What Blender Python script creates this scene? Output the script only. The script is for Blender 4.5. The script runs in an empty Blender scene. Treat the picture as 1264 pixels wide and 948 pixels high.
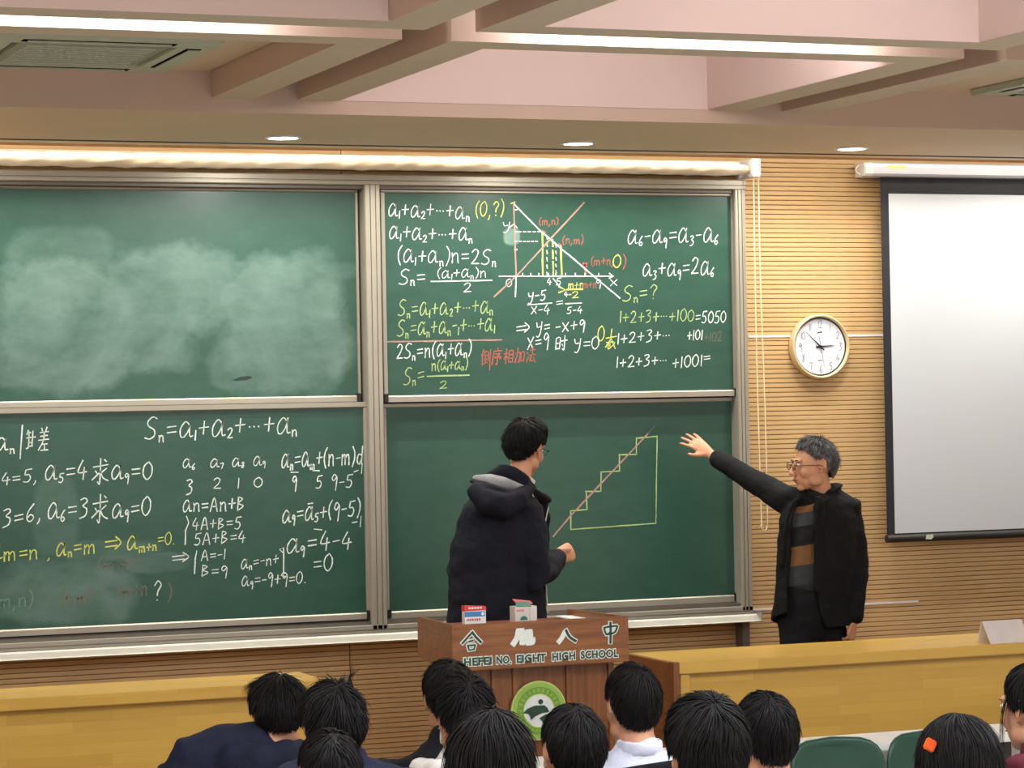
import bpy, bmesh, math, random
from mathutils import Vector, Matrix, noise
random.seed(7)
V = Vector
PI = math.pi
scn = bpy.context.scene
COL = scn.collection
# ------------------------------------------------------------------ camera
YAW, PITCH, ROLL, FPX = 0.374274, 0.0055866, -0.0183776, 3300.0
IW, IH = 1264, 948
CAM = V((-4.22863646, -12.48784363, 1.90733722))
cy, sy, cp, sp, cr, sr = math.cos(YAW), math.sin(YAW), math.cos(PITCH), math.sin(PITCH), math.cos(ROLL), math.sin(ROLL)
FW = V((sy*cp, cy*cp, sp)); R0 = V((cy, -sy, 0)); U0 = R0.cross(FW)
RT = R0*cr + U0*sr; UP = U0*cr - R0*sr
cam_data = bpy.data.cameras.new('camera'); cam = bpy.data.objects.new('camera', cam_data); COL.objects.link(cam)
cam_data.sensor_width = 36; cam_data.lens = FPX/IW*36; cam_data.clip_start = 0.05; cam_data.clip_end = 100
cam.matrix_world = Matrix(((RT.x, UP.x, -FW.x, CAM.x), (RT.y, UP.y, -FW.y, CAM.y), (RT.z, UP.z, -FW.z, CAM.z), (0, 0, 0, 1)))
scn.camera = cam
def ray(px, py): return FW*FPX + RT*(px-IW/2) - UP*(py-IH/2)
def at(px, py, Y):            # the point of the plane y = Y seen at a pixel of the photograph
    d = ray(px, py); return CAM + d*((Y-CAM.y)/d.y)
def atz(px, py, Z):
    d = ray(px, py); return CAM + d*((Z-CAM.z)/d.z)
# ------------------------------------------------------------------ world, exposure
w = bpy.data.worlds.new('world'); scn.world = w; w.use_nodes = True
w.node_tree.nodes['Background'].inputs[0].default_value = (0.8, 0.85, 1, 1); w.node_tree.nodes['Background'].inputs[1].default_value = 0.05
scn.view_settings.view_transform = 'Standard'; scn.view_settings.look = 'None'
scn.view_settings.exposure = 0.30; scn.view_settings.gamma = 1.0
# ------------------------------------------------------------------ lights
ZS, ZR = 3.123, 3.182          # underside of the soffit, underside of the ceiling ribs
def area(name, loc, sx, sy_, power, color=(1, 1, 1), rot=(0, 0, 0), spread=PI):
    l = bpy.data.lights.new(name, 'AREA'); l.shape = 'RECTANGLE'; l.size = sx; l.size_y = sy_
    l.energy = power; l.color = color; l.spread = spread
    o = bpy.data.objects.new(name, l); o.location = loc; o.rotation_euler = rot; COL.objects.link(o); return o
WARM = (1.0, 0.90, 0.70); COOL = (0.90, 0.95, 1.0)
for x in (-3.66, -2.19, -0.719, 0.744, 2.218, 3.69):
    l = bpy.data.lights.new('downlight_lamp', 'AREA'); l.shape = 'DISK'; l.size = 0.13; l.energy = 10; l.color = (1, .97, .90)
    o = bpy.data.objects.new('downlight_lamp', l); o.location = (x, -0.75, ZS-0.012); COL.objects.link(o)
area('cove_lamp', (0.3, -0.255, ZS+0.055), 9.0, 0.03, 10, (1.0, .92, .74), (math.radians(-25), 0, 0))
area('slot_lamp', (0.3, -0.437, ZS+0.013), 9.0, 0.016, 62, (1.0, .96, .86), spread=math.radians(125))
# tubes in the ceiling channels and above the coffer ribs
area('channel_lamp', (0.02, -3.81, 3.26), 1.25, 0.05, 12, COOL, (math.radians(90), 0, 0))
area('channel_lamp', (-2.4, -3.81, 3.26), 1.35, 0.05, 13, COOL, (math.radians(90), 0, 0))
area('coffer_lamp', (0.10, -3.38, 3.30), 1.5, 0.05, 9.0, (1, .96, .96), (math.radians(112), 0, 0))
area('coffer_lamp', (0.10, -5.68, 3.30), 1.5, 0.05, 10.5, (1, .96, .96), (math.radians(112), 0, 0))
area('coffer_lamp', (-2.2, -5.68, 3.30), 1.5, 0.05, 3.2, (1, .94, .92), (math.radians(112), 0, 0))
# fill lights added over the seats, out of view
for x in (-5.4, -2.2, 1.0, 4.2):
    for y in (-7.2, -9.6, -12.0):
        area('fill_lamp', (x, y, 3.15), 1.2, 0.3, 34, COOL)
for x in (-2.2, 0.1, 2.4):
    area('fill_lamp', (x, -6.35, 3.15), 1.2, 0.3, 30, COOL)
# ------------------------------------------------------------------ materials
def nodes(m): m.use_nodes = True; nt = m.node_tree; return nt, nt.nodes['Principled BSDF']
def mth(nt, op, a, b=None, c=None, clamp=False):
    n = nt.nodes.new('ShaderNodeMath'); n.operation = op; n.use_clamp = clamp
    for i, v in enumerate((a, b, c)):
        if v is None: continue
        if isinstance(v, (int, float)): n.inputs[i].default_value = v
        else: nt.links.new(v, n.inputs[i])
    return n.outputs[0]
def mixc(nt, f, a, b):
    n = nt.nodes.new('ShaderNodeMix'); n.data_type = 'RGBA'
    for s, v in ((n.inputs[0], f), (n.inputs[6], a), (n.inputs[7], b)):
        if isinstance(v, (int, float)): s.default_value = v
        elif isinstance(v, tuple): s.default_value = (*v[:3], 1)
        else: nt.links.new(v, s)
    return n.outputs[2]
def coords(nt, scale=(1, 1, 1), kind='Object'):
    t = nt.nodes.new('ShaderNodeTexCoord'); mp = nt.nodes.new('ShaderNodeMapping'); mp.inputs['Scale'].default_value = scale
    if kind == 'World':
        g = nt.nodes.new('ShaderNodeNewGeometry'); nt.links.new(g.outputs['Position'], mp.inputs[0])
    else: nt.links.new(t.outputs[kind], mp.inputs[0])
    return mp.outputs[0]
def noisen(nt, co, scale, detail=3, rough=.5):
    n = nt.nodes.new('ShaderNodeTexNoise'); n.inputs['Scale'].default_value = scale; n.inputs['Detail'].default_value = detail
    n.inputs['Roughness'].default_value = rough; nt.links.new(co, n.inputs['Vector']); return n.outputs[0]
def ramp(nt, f, stops, const=False):
    n = nt.nodes.new('ShaderNodeValToRGB'); cr_ = n.color_ramp
    if const: cr_.interpolation = 'CONSTANT'
    while len(cr_.elements) < len(stops): cr_.elements.new(.5)
    for e, (p, c) in zip(cr_.elements, stops): e.position = p; e.color = (*c, 1)
    nt.links.new(f, n.inputs[0]); return n.outputs[0]
def mat(name, col, rough=.6, metal=0, var=.12, scale=12, bump=0, bscale=60, spec=.5, stretch=(1, 1, 1), emit=0, sheen=0):
    m = bpy.data.materials.new(name); nt, b = nodes(m)
    b.inputs['Roughness'].default_value = rough; b.inputs['Metallic'].default_value = metal
    b.inputs['Specular IOR Level'].default_value = spec
    co = coords(nt, stretch)
    n = noisen(nt, co, scale)
    c2 = tuple(max(0, x*(1-var)) for x in col); c1 = tuple(min(1, x*(1+var)) for x in col)
    out = mixc(nt, mth(nt, 'MULTIPLY_ADD', n, 2.4, -.7, clamp=True), c2, c1)
    nt.links.new(out, b.inputs['Base Color'])
    if bump:
        bn = nt.nodes.new('ShaderNodeBump'); bn.inputs['Strength'].default_value = bump; bn.inputs['Distance'].default_value = .01
        nt.links.new(noisen(nt, co, bscale, 4), bn.inputs['Height']); nt.links.new(bn.outputs[0], b.inputs['Normal'])
    if emit:
        b.inputs['Emission Color'].default_value = (*col, 1); b.inputs['Emission Strength'].default_value = emit
    if sheen: b.inputs['Sheen Weight'].default_value = sheen
    return m
def srgb(r, g, b):
    f = lambda c: (c/255/12.92) if c/255 <= .04045 else ((c/255+.055)/1.055)**2.4
    return (f(r), f(g), f(b))
def grain(name, ca, cb, stretch, rough=.35, scale=3):
    m = bpy.data.materials.new(name); nt, b = nodes(m)
    g = noisen(nt, coords(nt, stretch), scale, 6, .6)
    nt.links.new(ramp(nt, g, [(.3, cb), (.7, ca)]), b.inputs['Base Color']); b.inputs['Roughness'].default_value = rough
    return m
M = {}
M['slat'] = mat('slatted wood', srgb(202, 166, 116), .5, var=.12, scale=3, stretch=(1, 6, 30))
M['groove'] = mat('groove backing', srgb(140, 100, 58), .8)
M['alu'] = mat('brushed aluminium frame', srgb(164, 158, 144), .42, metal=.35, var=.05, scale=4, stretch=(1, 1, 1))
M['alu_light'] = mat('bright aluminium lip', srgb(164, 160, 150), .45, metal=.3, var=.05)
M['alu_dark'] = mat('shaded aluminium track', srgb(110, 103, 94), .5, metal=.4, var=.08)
M['black'] = mat('black plastic', srgb(28, 27, 26), .5)
M['plaster'] = mat('soffit paint', srgb(216, 200, 176), .8, var=.03, scale=2)
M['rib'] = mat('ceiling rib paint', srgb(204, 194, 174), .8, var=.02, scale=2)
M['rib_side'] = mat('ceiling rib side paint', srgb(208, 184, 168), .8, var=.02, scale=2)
M['pink'] = mat('pink ceiling paint', srgb(226, 206, 200), .8, var=.02, scale=2)
M['white'] = mat('white enamel', srgb(232, 232, 236), .35, var=.02)
M['offwhite'] = mat('white laminate', srgb(222, 222, 218), .4, var=.03)
M['screen'] = mat('matte screen fabric', srgb(192, 196, 202), .9, var=.015, scale=1.5)
M['screen_black'] = mat('black screen border', srgb(26, 26, 34), .7)
M['cloth'] = mat('wrinkled cream dust cloth', srgb(238, 222, 198), .8, var=.04, scale=20)
M['cord'] = mat('cream bead cord', srgb(238, 220, 180), .6)
M['floor'] = mat('grey stage floor', srgb(208, 200, 190), .5, var=.05)
M['stage'] = grain('brown stage boards', srgb(132, 100, 70), srgb(108, 80, 54), (1, 6, 6), .4)
M['wallpaint'] = mat('painted wall', srgb(232, 222, 208), .8, var=.03, scale=2)
M['ac'] = mat('greenish white cassette', srgb(188, 196, 178), .5, var=.03)
M['ac_grille'] = mat('grey green grille', srgb(150, 156, 140), .6, var=.05, scale=40)
M['dark'] = mat('dark slot', (.006, .006, .006), 1.0, spec=0)
M['lamp'] = mat('lit diffuser', (1, .97, .92), .5, emit=12)
M['tube'] = mat('lit tube', (.95, .97, 1), .5, emit=10)
M['green_plastic'] = mat('dark green seat plastic', srgb(28, 70, 56), .35, var=.08)
M['steel'] = mat('dark steel', srgb(70, 70, 72), .4, metal=.8)
M['paper'] = mat('paper', srgb(236, 236, 232), .7, var=.02)
M['chalk_red'] = mat('packet red print', srgb(214, 60, 66), .5, var=.05)
M['chalk_blue'] = mat('packet blue print', srgb(60, 130, 190), .5, var=.05)
M['print_green'] = mat('packet green print', srgb(40, 120, 96), .5, var=.05)
M['skin'] = mat('skin', srgb(198, 144, 112), .5, var=.07, scale=25, spec=.35)
M['lips'] = mat('lips', srgb(170, 96, 84), .5)
M['eye_white'] = mat('eye white', srgb(225, 220, 212), .3)
M['eye_dark'] = mat('eye iris', srgb(25, 16, 12), .2)
M['hair'] = mat('black hair', (.008, .007, .007), .6, var=.5, scale=60, spec=.2)
M['hair_grey'] = mat('greying hair', (.12, .12, .124), .5, var=.85, scale=45, spec=.4)
def fabric(name, c, bump=.5, rough=.85): return mat(name, srgb(*c), rough, var=.25, scale=9, bump=bump, bscale=35, sheen=.0, spec=.25)
M['coat_black'] = fabric('black wool coat', (12, 12, 15))
M['parka'] = fabric('navy black parka', (18, 20, 30))
M['parka_lining'] = fabric('grey hood lining', (150, 152, 152))
M['trousers'] = fabric('black trousers', (15, 15, 18))
M['navy'] = fabric('navy jacket', (25, 29, 48))
M['navy_light'] = fabric('slate navy jacket', (33, 37, 58))
M['dark_jacket'] = fabric('black jacket', (20, 21, 26))
M['cream'] = fabric('cream jacket', (214, 208, 200))
M['grey_coat'] = fabric('grey jacket', (150, 152, 156))
M['pale_shirt'] = fabric('pale blue white shirt', (205, 208, 224))
M['maroon'] = fabric('maroon jacket', (88, 34, 44))
M['charcoal'] = fabric('charcoal jacket', (48, 48, 54))
M['orange'] = mat('orange clip', srgb(240, 96, 30), .4)
M['glasses'] = mat('dark spectacle frame', srgb(60, 34, 26), .3)
def glassmat():
    m = bpy.data.materials.new('spectacle glass'); nt, b = nodes(m)
    b.inputs['Roughness'].default_value = .05; b.inputs['Transmission Weight'].default_value = 1; b.inputs['IOR'].default_value = 1.05
    return m
M['glass'] = glassmat()
def acryl():
    m = bpy.data.materials.new('frosted acrylic'); nt, b = nodes(m)
    n = noisen(nt, coords(nt), 20); nt.links.new(mixc(nt, n, (.75, .66, .62), (.85, .80, .78)), b.inputs['Base Color'])
    b.inputs['Roughness'].default_value = .35; b.inputs['Alpha'].default_value = .72
    return m
M['acrylic'] = acryl()
def stave(name, ca, cb, bw=.42, rh=.045, rough=.3, axes='xz'):
    m = bpy.data.materials.new(name); nt, b = nodes(m)
    co = coords(nt); sx = nt.nodes.new('ShaderNodeSeparateXYZ'); nt.links.new(co, sx.inputs[0])
    cb_ = nt.nodes.new('ShaderNodeCombineXYZ')
    nt.links.new(sx.outputs[0], cb_.inputs[0]); nt.links.new(mth(nt, 'ADD', sx.outputs[2], mth(nt, 'MULTIPLY', sx.outputs[1], 1.0)), cb_.inputs[1])
    br = nt.nodes.new('ShaderNodeTexBrick'); nt.links.new(cb_.outputs[0], br.inputs['Vector'])
    br.inputs['Scale'].default_value = 1; br.inputs['Brick Width'].default_value = bw; br.inputs['Row Height'].default_value = rh
    br.inputs['Mortar Size'].default_value = 0.0004; br.offset = .37
    br.inputs['Color1'].default_value = (*ca, 1); br.inputs['Color2'].default_value = (*cb, 1)
    br.inputs['Mortar'].default_value = (*[x*.8 for x in cb], 1)
    g = noisen(nt, coords(nt, (2, 14, 40)), 2.2, 5, .6)
    nt.links.new(mixc(nt, mth(nt, 'MULTIPLY_ADD', g, 1.1, -.25, clamp=True), mixc(nt, .22, br.outputs[0], (.30, .17, .04)), br.outputs[0]), b.inputs['Base Color'])
    b.inputs['Roughness'].default_value = rough
    return m
M['beech'] = stave('varnished finger-jointed beech', srgb(222, 180, 86), srgb(208, 166, 76))
M['walnut_h'] = grain('reddish brown veneer, level grain', srgb(152, 98, 56), srgb(112, 68, 36), (1.5, 8, 22))
M['walnut_v'] = grain('reddish brown veneer, upright grain', srgb(146, 92, 52), srgb(108, 64, 34), (18, 18, 1.2))
M['red_top'] = grain('dark red worktop', srgb(130, 46, 36), srgb(104, 34, 28), (3, 9, 9), .4)
# ------------------------------------------------------------------ mesh helpers
class MB:
    def __init__(s): s.v = []; s.f = []
    def add(s, vs, fs):
        n = len(s.v); s.v += [V(p) for p in vs]; s.f += [tuple(i+n for i in f) for f in fs]; return s
    def box(s, x0, x1, y0, y1, z0, z1):
        vs = [(x, y, z) for z in (z0, z1) for y in (y0, y1) for x in (x0, x1)]
        return s.add(vs, [(0, 2, 3, 1), (4, 5, 7, 6), (0, 1, 5, 4), (2, 6, 7, 3), (0, 4, 6, 2), (1, 3, 7, 5)])
    def hexa(s, b4, t4): return s.add(list(b4)+list(t4), [(3, 2, 1, 0), (4, 5, 6, 7), (0, 1, 5, 4), (1, 2, 6, 5), (2, 3, 7, 6), (3, 0, 4, 7)])
    def extrude(s, poly, vec):     # poly: list of points, planar
        n = len(poly); a = [V(p) for p in poly]; b = [p+V(vec) for p in a]
        return s.add(a+b, [tuple(range(n))[::-1], tuple(range(n, 2*n))]+[(i, (i+1) % n, n+(i+1) % n, n+i) for i in range(n)])
    def loft(s, rings, closed=True, caps=True):
        n = len(rings[0]); vs = [p for r in rings for p in r]; fs = []
        for k in range(len(rings)-1):
            for i in range(n if closed else n-1):
                j = (i+1) % n; fs.append((k*n+i, k*n+j, (k+1)*n+j, (k+1)*n+i))
        if caps: fs += [tuple(range(n))[::-1], tuple(range((len(rings)-1)*n, len(rings)*n))]
        return s.add(vs, fs)
    def tube(s, pts, r, n=8, taper=None):
        rings = []; pts = [V(p) for p in pts]
        up = V((0, 0, 1))
        for i, p in enumerate(pts):
            t = (pts[min(i+1, len(pts)-1)]-pts[max(i-1, 0)]).normalized()
            a = t.cross(up)
            if a.length < .05: a = t.cross(V((1, 0, 0)))
            a.normalize(); b = t.cross(a); rr = r if taper is None else r*taper[i]
            rings.append([p+a*math.cos(2*PI*k/n)*rr+b*math.sin(2*PI*k/n)*rr for k in range(n)])
        return s.loft(rings)
    def ell(s, c, rx, ry, rz, n=16, m=10, rot=None):
        c = V(c); rings = []
        for j in range(m+1):
            th = PI*j/m; th = min(max(th, .02), PI-.02)
            r = []
            for i in range(n):
                ph = 2*PI*i/n; p = V((rx*math.sin(th)*math.cos(ph), ry*math.sin(th)*math.sin(ph), -rz*math.cos(th)))
                r.append(c+(rot @ p if rot else p))
            rings.append(r)
        return s.loft(rings)
    def cyl(s, c, r, axis, h, n=32, r2=None):
        axis = V(axis).normalized(); a = axis.orthogonal().normalized(); b = axis.cross(a); c = V(c); r2 = r if r2 is None else r2
        return s.loft([[c+a*math.cos(2*PI*k/n)*r+b*math.sin(2*PI*k/n)*r for k in range(n)], [c+axis*h+a*math.cos(2*PI*k/n)*r2+b*math.sin(2*PI*k/n)*r2 for k in range(n)]])
def wloc(o):
    return V(o.location) if o.parent is None else V(o.location)+wloc(o.parent)
def build(name, mb, m, parent=None, smooth=False, bevel=0, recalc=True):
    L = wloc(parent) if parent else V((0, 0, 0))
    me = bpy.data.meshes.new(name); me.from_pydata([tuple(p-L) for p in mb.v], [], mb.f)
    if recalc:
        bm = bmesh.new(); bm.from_mesh(me); bmesh.ops.recalc_face_normals(bm, faces=bm.faces)
        if bevel: bmesh.ops.bevel(bm, geom=bm.edges[:], offset=bevel, segments=2, affect='EDGES', clamp_overlap=True)
        bm.to_mesh(me); bm.free()
    if isinstance(m, str): m = M[m]
    me.materials.append(m)
    if smooth: me.shade_smooth()
    o = bpy.data.objects.new(name, me); COL.objects.link(o)
    if parent: o.parent = parent
    return o
def tag(o, label=None, cat=None, group=None, kind=None):
    if label: o['label'] = label
    if cat: o['category'] = cat
    if group: o['group'] = group
    if kind: o['kind'] = kind
    return o
def thing(name, loc, label, cat, group=None):
    o = bpy.data.objects.new(name, None); o.empty_display_size = .1; COL.objects.link(o); o.location = loc
    return tag(o, label, cat, group)
def struct(name, mb, m, parent=None, **k):
    o = build(name, mb, m, parent, **k)
    if parent is None: o['kind'] = 'structure'
    return o
def box(x0, x1, y0, y1, z0, z1): return MB().box(x0, x1, y0, y1, z0, z1)
# ================================================================== SETTING
XL, XR, YB = -8.0, 7.0, -15.0
struct('floor', MB().box(XL, XR, YB, -3.15, -.45, -.25), 'floor')
struct('floor_stage', MB().box(XL, XR, -3.15, .25, -.35, 0), 'stage')
struct('floor_tier', MB().box(XL, XR, YB, -4.2, -.25, -.12), 'floor')
struct('floor_tier', MB().box(XL, XR, YB, -5.9, -.12, -.06), 'floor')
struct('wall_left', box(XL-.2, XL, YB, .25, -.45, 3.9), 'wallpaint')
struct('wall_right', box(XR, XR+.2, YB, .25, -.45, 3.9), 'wallpaint')
struct('wall_rear', box(XL, XR, YB-.2, YB, -.45, 3.9), 'wallpaint')
wall = struct('wall_front', box(XL, XR, .022, .25, -.1, 3.9), 'groove')
PZ = .024483
me0 = None
for k in range(-32, 96):
    z = .789 + k*PZ
    for (xa, xb) in ((XL, -.205), (-.2, XR)):
        mb = MB(); h = PZ-.0024; d = .001
        mb.loft([[(x, .024, 0), (x, .004, 0), (x, 0, d), (x, 0, h-d), (x, .004, h), (x, .024, h)] for x in (xa, xb)])
        if k == -32:
            o = build('slat', mb, 'slat', wall)
            if xa == XL: meA = o.data
            else: meB = o.data
        else:
            o = bpy.data.objects.new('slat', meA if xa == XL else meB); COL.objects.link(o); o.parent = wall
        o.location.z = z+.002
        if k == -32: o.location.z = z+.002
struct('trim_1', box(2.0, 3.05, -.004, .02, 2.204, 2.2145), 'white')
struct('trim_2', box(2.0, 2.98, -.004, .02, .784, .7945), 'white')
# soffit with its lamp slot
soff = struct('ceiling_soffit', MB().box(XL, XR, -.388, -.285, ZS, ZS+.05).box(XL, XR, -.300, -.285, ZS+.05, ZS+.2).box(XL, XR, -1.71, -.452, ZS, ZS+.05).box(XL, XR, -.452, -.388, ZS+.03, ZS+.05).box(XL, XR, -1.71, -1.66, ZS+.05, 3.9), 'plaster')
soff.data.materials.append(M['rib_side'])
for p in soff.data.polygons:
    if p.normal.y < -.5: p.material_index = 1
struct('trim_3', MB().box(XL, XR, -.412, -.405, ZS+.001, ZS+.08).box(XL, XR, -.375, -.368, ZS+.001, ZS+.08).box(XL, XR, -.405, -.375, ZS+.07, ZS+.08), 'black')
struct('trim_3', MB().box(XL, XR, -.4505, -.449, ZS+.0005, ZS+.029).box(XL, XR, -.391, -.3895, ZS+.0005, ZS+.029).box(XL, XR, -.449, -.391, ZS+.024, ZS+.0295), 'dark')
slot = thing('linear_lamp', (0, -.262, ZS+.085), 'long thin warm lamp hidden in the gap between soffit and wall above the blackboards', 'lamp')
build('tube', MB().cyl((-4.2, -.262, ZS+.085), .009, (1, 0, 0), 9.0, 12), 'tube', slot)
# coffered ceiling: rings of ribs, channels between them
ceil = struct('ceiling', MB().box(XL, XR, -5.95, -1.66, 3.62, 3.72).box(XL, XR, YB, -5.93, ZR, ZR+.1).box(XL, -3.4, -5.95, -1.71, ZR, ZR+.1).box(3.75, XR, -5.95, -1.71, ZR, ZR+.1), 'pink')
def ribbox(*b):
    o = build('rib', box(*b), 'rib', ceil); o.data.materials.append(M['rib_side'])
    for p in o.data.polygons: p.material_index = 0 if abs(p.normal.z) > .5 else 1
def ring(x0, x1, y0, y1, wx=.185, wy=.175, far=True):
    # ribs along y
    ribbox(x0, x0+wx, y0, y1, ZR, 3.62)
    ribbox(x1-wx, x1, y0, y1, ZR, 3.62)
    ribbox(x0+wx, x1-wx, y0, y0+wy, ZR, 3.62)
    if far: ribbox(x0+wx, x1-wx, y1-wy, y1, ZR, 3.62)
for (x0, x1) in ((-3.2, -1.126), (-.94, 1.155), (1.34, 3.4)):
    ring(x0, x1, -3.59, -1.712, far=False)
    ring(x0, x1, -5.9, -3.83)
# inner plates of the coffers: shallow ones carry the cassettes
build('coffer_panel', box(-3.015, -1.32, -3.415, -1.712, 3.291, 3.33), 'plaster', ceil)
build('coffer_panel', box(1.53, 3.2, -3.415, -1.712, 3.291, 3.33), 'plaster', ceil)
for (x0, x1, y0, y1) in ((-.75, .97, -3.41, -1.712), (-.75, .97, -5.72, -4.01), (-3.01, -1.32, -5.72, -4.01), (1.53, 3.2, -5.72, -4.01)):
    build('coffer_panel', box(x0, x1, y0, y1, 3.585, 3.62), 'pink', ceil)
def pinkface(x0, x1, y): build('coffer_lining', box(x0, x1, y-.006, y, ZR, 3.6), 'pink', ceil)
pinkface(-.755, .97, -1.712)
build('coffer_lining', box(.964, .97, -3.41, -1.72, ZR+.001, 3.58), 'pink', ceil)
pinkface(-.755, .97, -4.005); pinkface(-3.01, -1.32, -4.005)
build('coffer_lining', box(.964, .97, -5.72, -4.012, ZR+.001, 3.58), 'pink', ceil)
def tubelamp(x0, x1, y, z, label):
    t = thing('tube_lamp', ((x0+x1)/2, y, z), label, 'lamp', None)
    build('tube', MB().cyl((x0, y, z), .013, (1, 0, 0), x1-x0, 12), 'tube', t)
    build('end_cap', MB().cyl((x0-.03, y, z), .015, (1, 0, 0), .03, 12), 'white', t)
    build('end_cap', MB().cyl((x1, y, z), .015, (1, 0, 0), .03, 12), 'white', t)
    return t
tubelamp(-.60, .64, -3.815, 3.235, 'lit tube in the ceiling channel at the right, seen as a white strip')
tubelamp(-3.05, -1.72, -3.815, 3.235, 'lit tube in the ceiling channel at the left, seen as a white strip')
# downlights
DLAB = {-0.719: 'round recessed downlight above the left half of the blackboards', .744: 'round recessed downlight above the graph on the upper right blackboard', 2.218: 'round recessed downlight nearest the projection screen'}
for x, lab in DLAB.items():
    t = thing('downlight', (x, -.75, ZS), lab, 'lamp', 'downlights in the soffit')
    n = 32; mb = MB()
    prof = [(.068, 0), (.086, 0), (.084, -.006), (.070, -.008), (.068, 0)]
    mb.loft([[(x+r*math.cos(2*PI*k/n), -.75+r*math.sin(2*PI*k/n), ZS+z) for k in range(n)] for r, z in prof], caps=False)
    build('trim_ring', mb, 'white', t, smooth=True)
    build('diffuser', MB().cyl((x, -.75, ZS-.006), .069, (0, 0, 1), .005), 'lamp', t)
# ceiling cassettes
def cassette(cx_, cy_, z, label):
    t = thing('air_conditioner', (cx_, cy_, z), label, 'air conditioner', 'ceiling cassettes')
    h = .46; zz = z-.03
    mb = MB()
    for (a, b, c, d) in ((-h, h, -h, -.31), (-h, h, .31, h), (-h, -.31, -.31, .31), (.31, h, -.31, .31)):
        mb.box(cx_+a, cx_+b, cy_+c, cy_+d, zz, z-.001)
    build('frame', mb, 'ac', t, bevel=.004)
    g = MB().box(cx_-.29, cx_+.29, cy_-.29, cy_+.29, zz+.002, z-.002)
    gr = build('grille', g, 'ac_grille', t, bevel=.004)
    sl = MB()
    for k in range(9): sl.box(cx_-.25, cx_+.25, cy_-.24+k*.06, cy_-.225+k*.06, zz-.002, zz+.003)
    build('louvre_bars', sl, 'ac', gr)
    for (dx, dy) in ((1, 0), (-1, 0), (0, 1), (0, -1)):
        a = .385
        if dx: sbb = (cx_+dx*a-.030, cx_+dx*a+.030, cy_-.29, cy_+.29); fb = (cx_+dx*a-.018, cx_+dx*a+.026, cy_-.27, cy_+.27)
        else: sbb = (cx_-.29, cx_+.29, cy_+dy*a-.030, cy_+dy*a+.030); fb = (cx_-.27, cx_+.27, cy_+dy*a-.018, cy_+dy*a+.026)
        fl = build('air_slot', box(*sbb, zz-.001, zz+.004), 'dark', t)
        build('flap', box(*fb, zz-.006, zz-.002), 'ac', fl)
cassette(-2.0, -2.30, 3.291, 'greenish white ceiling cassette air conditioner in the coffer at the left')
cassette(2.70, -2.30, 3.291, 'greenish white ceiling cassette air conditioner at the right edge, above the projection screen')
# unlit panels added out of view to go with the fill lights
for i, (x, y) in enumerate([(x, y) for x in (-5.4, -2.2, 1.0, 4.2) for y in (-7.2, -9.6, -12.0)]+[(-2.2, -6.35), (.1, -6.35), (2.4, -6.35)]):
    build('fill_lamp_panel', MB().box(x-.62, x+.62, y-.17, y+.17, ZR-.02, ZR-.001), 'white', ceil)
# ================================================================== BLACKBOARDS
YF, Y1, Y2 = -.13, -.085, -.045      # frame front, front track, rear track
xo = at(925, 490, YF).x; xi = at(911.5, 490, YF).x
m0 = at(454.6, 490, YF).x; m1 = at(473.6, 490, YF).x
xm = (m0+m1)/2; xlo = 2*xm-xo; xli = 2*xm-xi
frame = thing('blackboard_rack', (xm, 0, .74), 'aluminium frame with tracks, centre post and chalk tray holding the four blackboards', 'rack')
mb = MB(); mb.loft([[(x, -.001, 2.962), (x, YF+.004, 2.962), (x, YF, 2.966), (x, YF, 2.979), (x, YF+.008, 2.981), (x, YF+.008, 2.984), (x, YF, 2.986), (x, YF, 3.008), (x, YF+.008, 3.014), (x, -.001, 3.014)] for x in (xlo, xo)])
build('top_rail', mb, 'alu', frame)
def stile(name, xa, xb, z0, z1, grooves):
    w_ = xb-xa; pr = [(xa, -.001), (xa, YF+.006), (xa+.004, YF)]
    for g in grooves: pr += [(xa+w_*g-.0025, YF), (xa+w_*g-.001, YF+.007), (xa+w_*g+.001, YF+.007), (xa+w_*g+.0025, YF)]
    pr += [(xb-.004, YF), (xb, YF+.006), (xb, -.001)]
    return build(name, MB().loft([[(x, y, z) for x, y in pr] for z in (z0, z1)]), 'alu', frame)
stile('centre_post', m0, m1, .80, 2.962, (.35, .7))
stile('side_rail', xi, xo, .80, 2.962, (.3, .62))
stile('side_rail', xlo, xli, .80, 2.962, (.38, .7))
# lower bar with tracks
mb = MB(); mb.loft([[(x, -.001, .782), (x, YF, .782), (x, YF, .792), (x, YF+.006, .794), (x, YF+.006, .797), (x, YF, .799), (x, YF, .818), (x, YF+.006, .82), (x, -.001, .82)] for x in (xlo, xo)])
build('bottom_rail', mb, 'alu', frame)
mb = MB(); mb.loft([[(x, -.001, .742), (x, YF-.05, .742), (x, YF-.055, .746), (x, YF-.050, .752), (x, YF-.012, .772), (x, YF-.004, .78), (x, -.001, .781)] for x in (xlo-.01, xo+.02)])
build('chalk_tray', mb, 'alu_light', frame)
build('tray_end', MB().box(xo+.02, xo+.024, YF-.055, -.002, .74, .79), 'alu', frame)
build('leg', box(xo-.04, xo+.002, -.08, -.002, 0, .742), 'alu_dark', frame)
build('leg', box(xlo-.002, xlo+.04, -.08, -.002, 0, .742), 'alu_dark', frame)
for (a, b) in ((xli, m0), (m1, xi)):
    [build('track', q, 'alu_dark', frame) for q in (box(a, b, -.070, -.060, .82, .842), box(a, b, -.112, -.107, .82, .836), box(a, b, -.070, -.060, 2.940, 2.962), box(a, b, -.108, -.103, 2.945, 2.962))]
    build('back_lining', box(a, b, -.02, -.001, .82, 2.962), 'black', frame)
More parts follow.
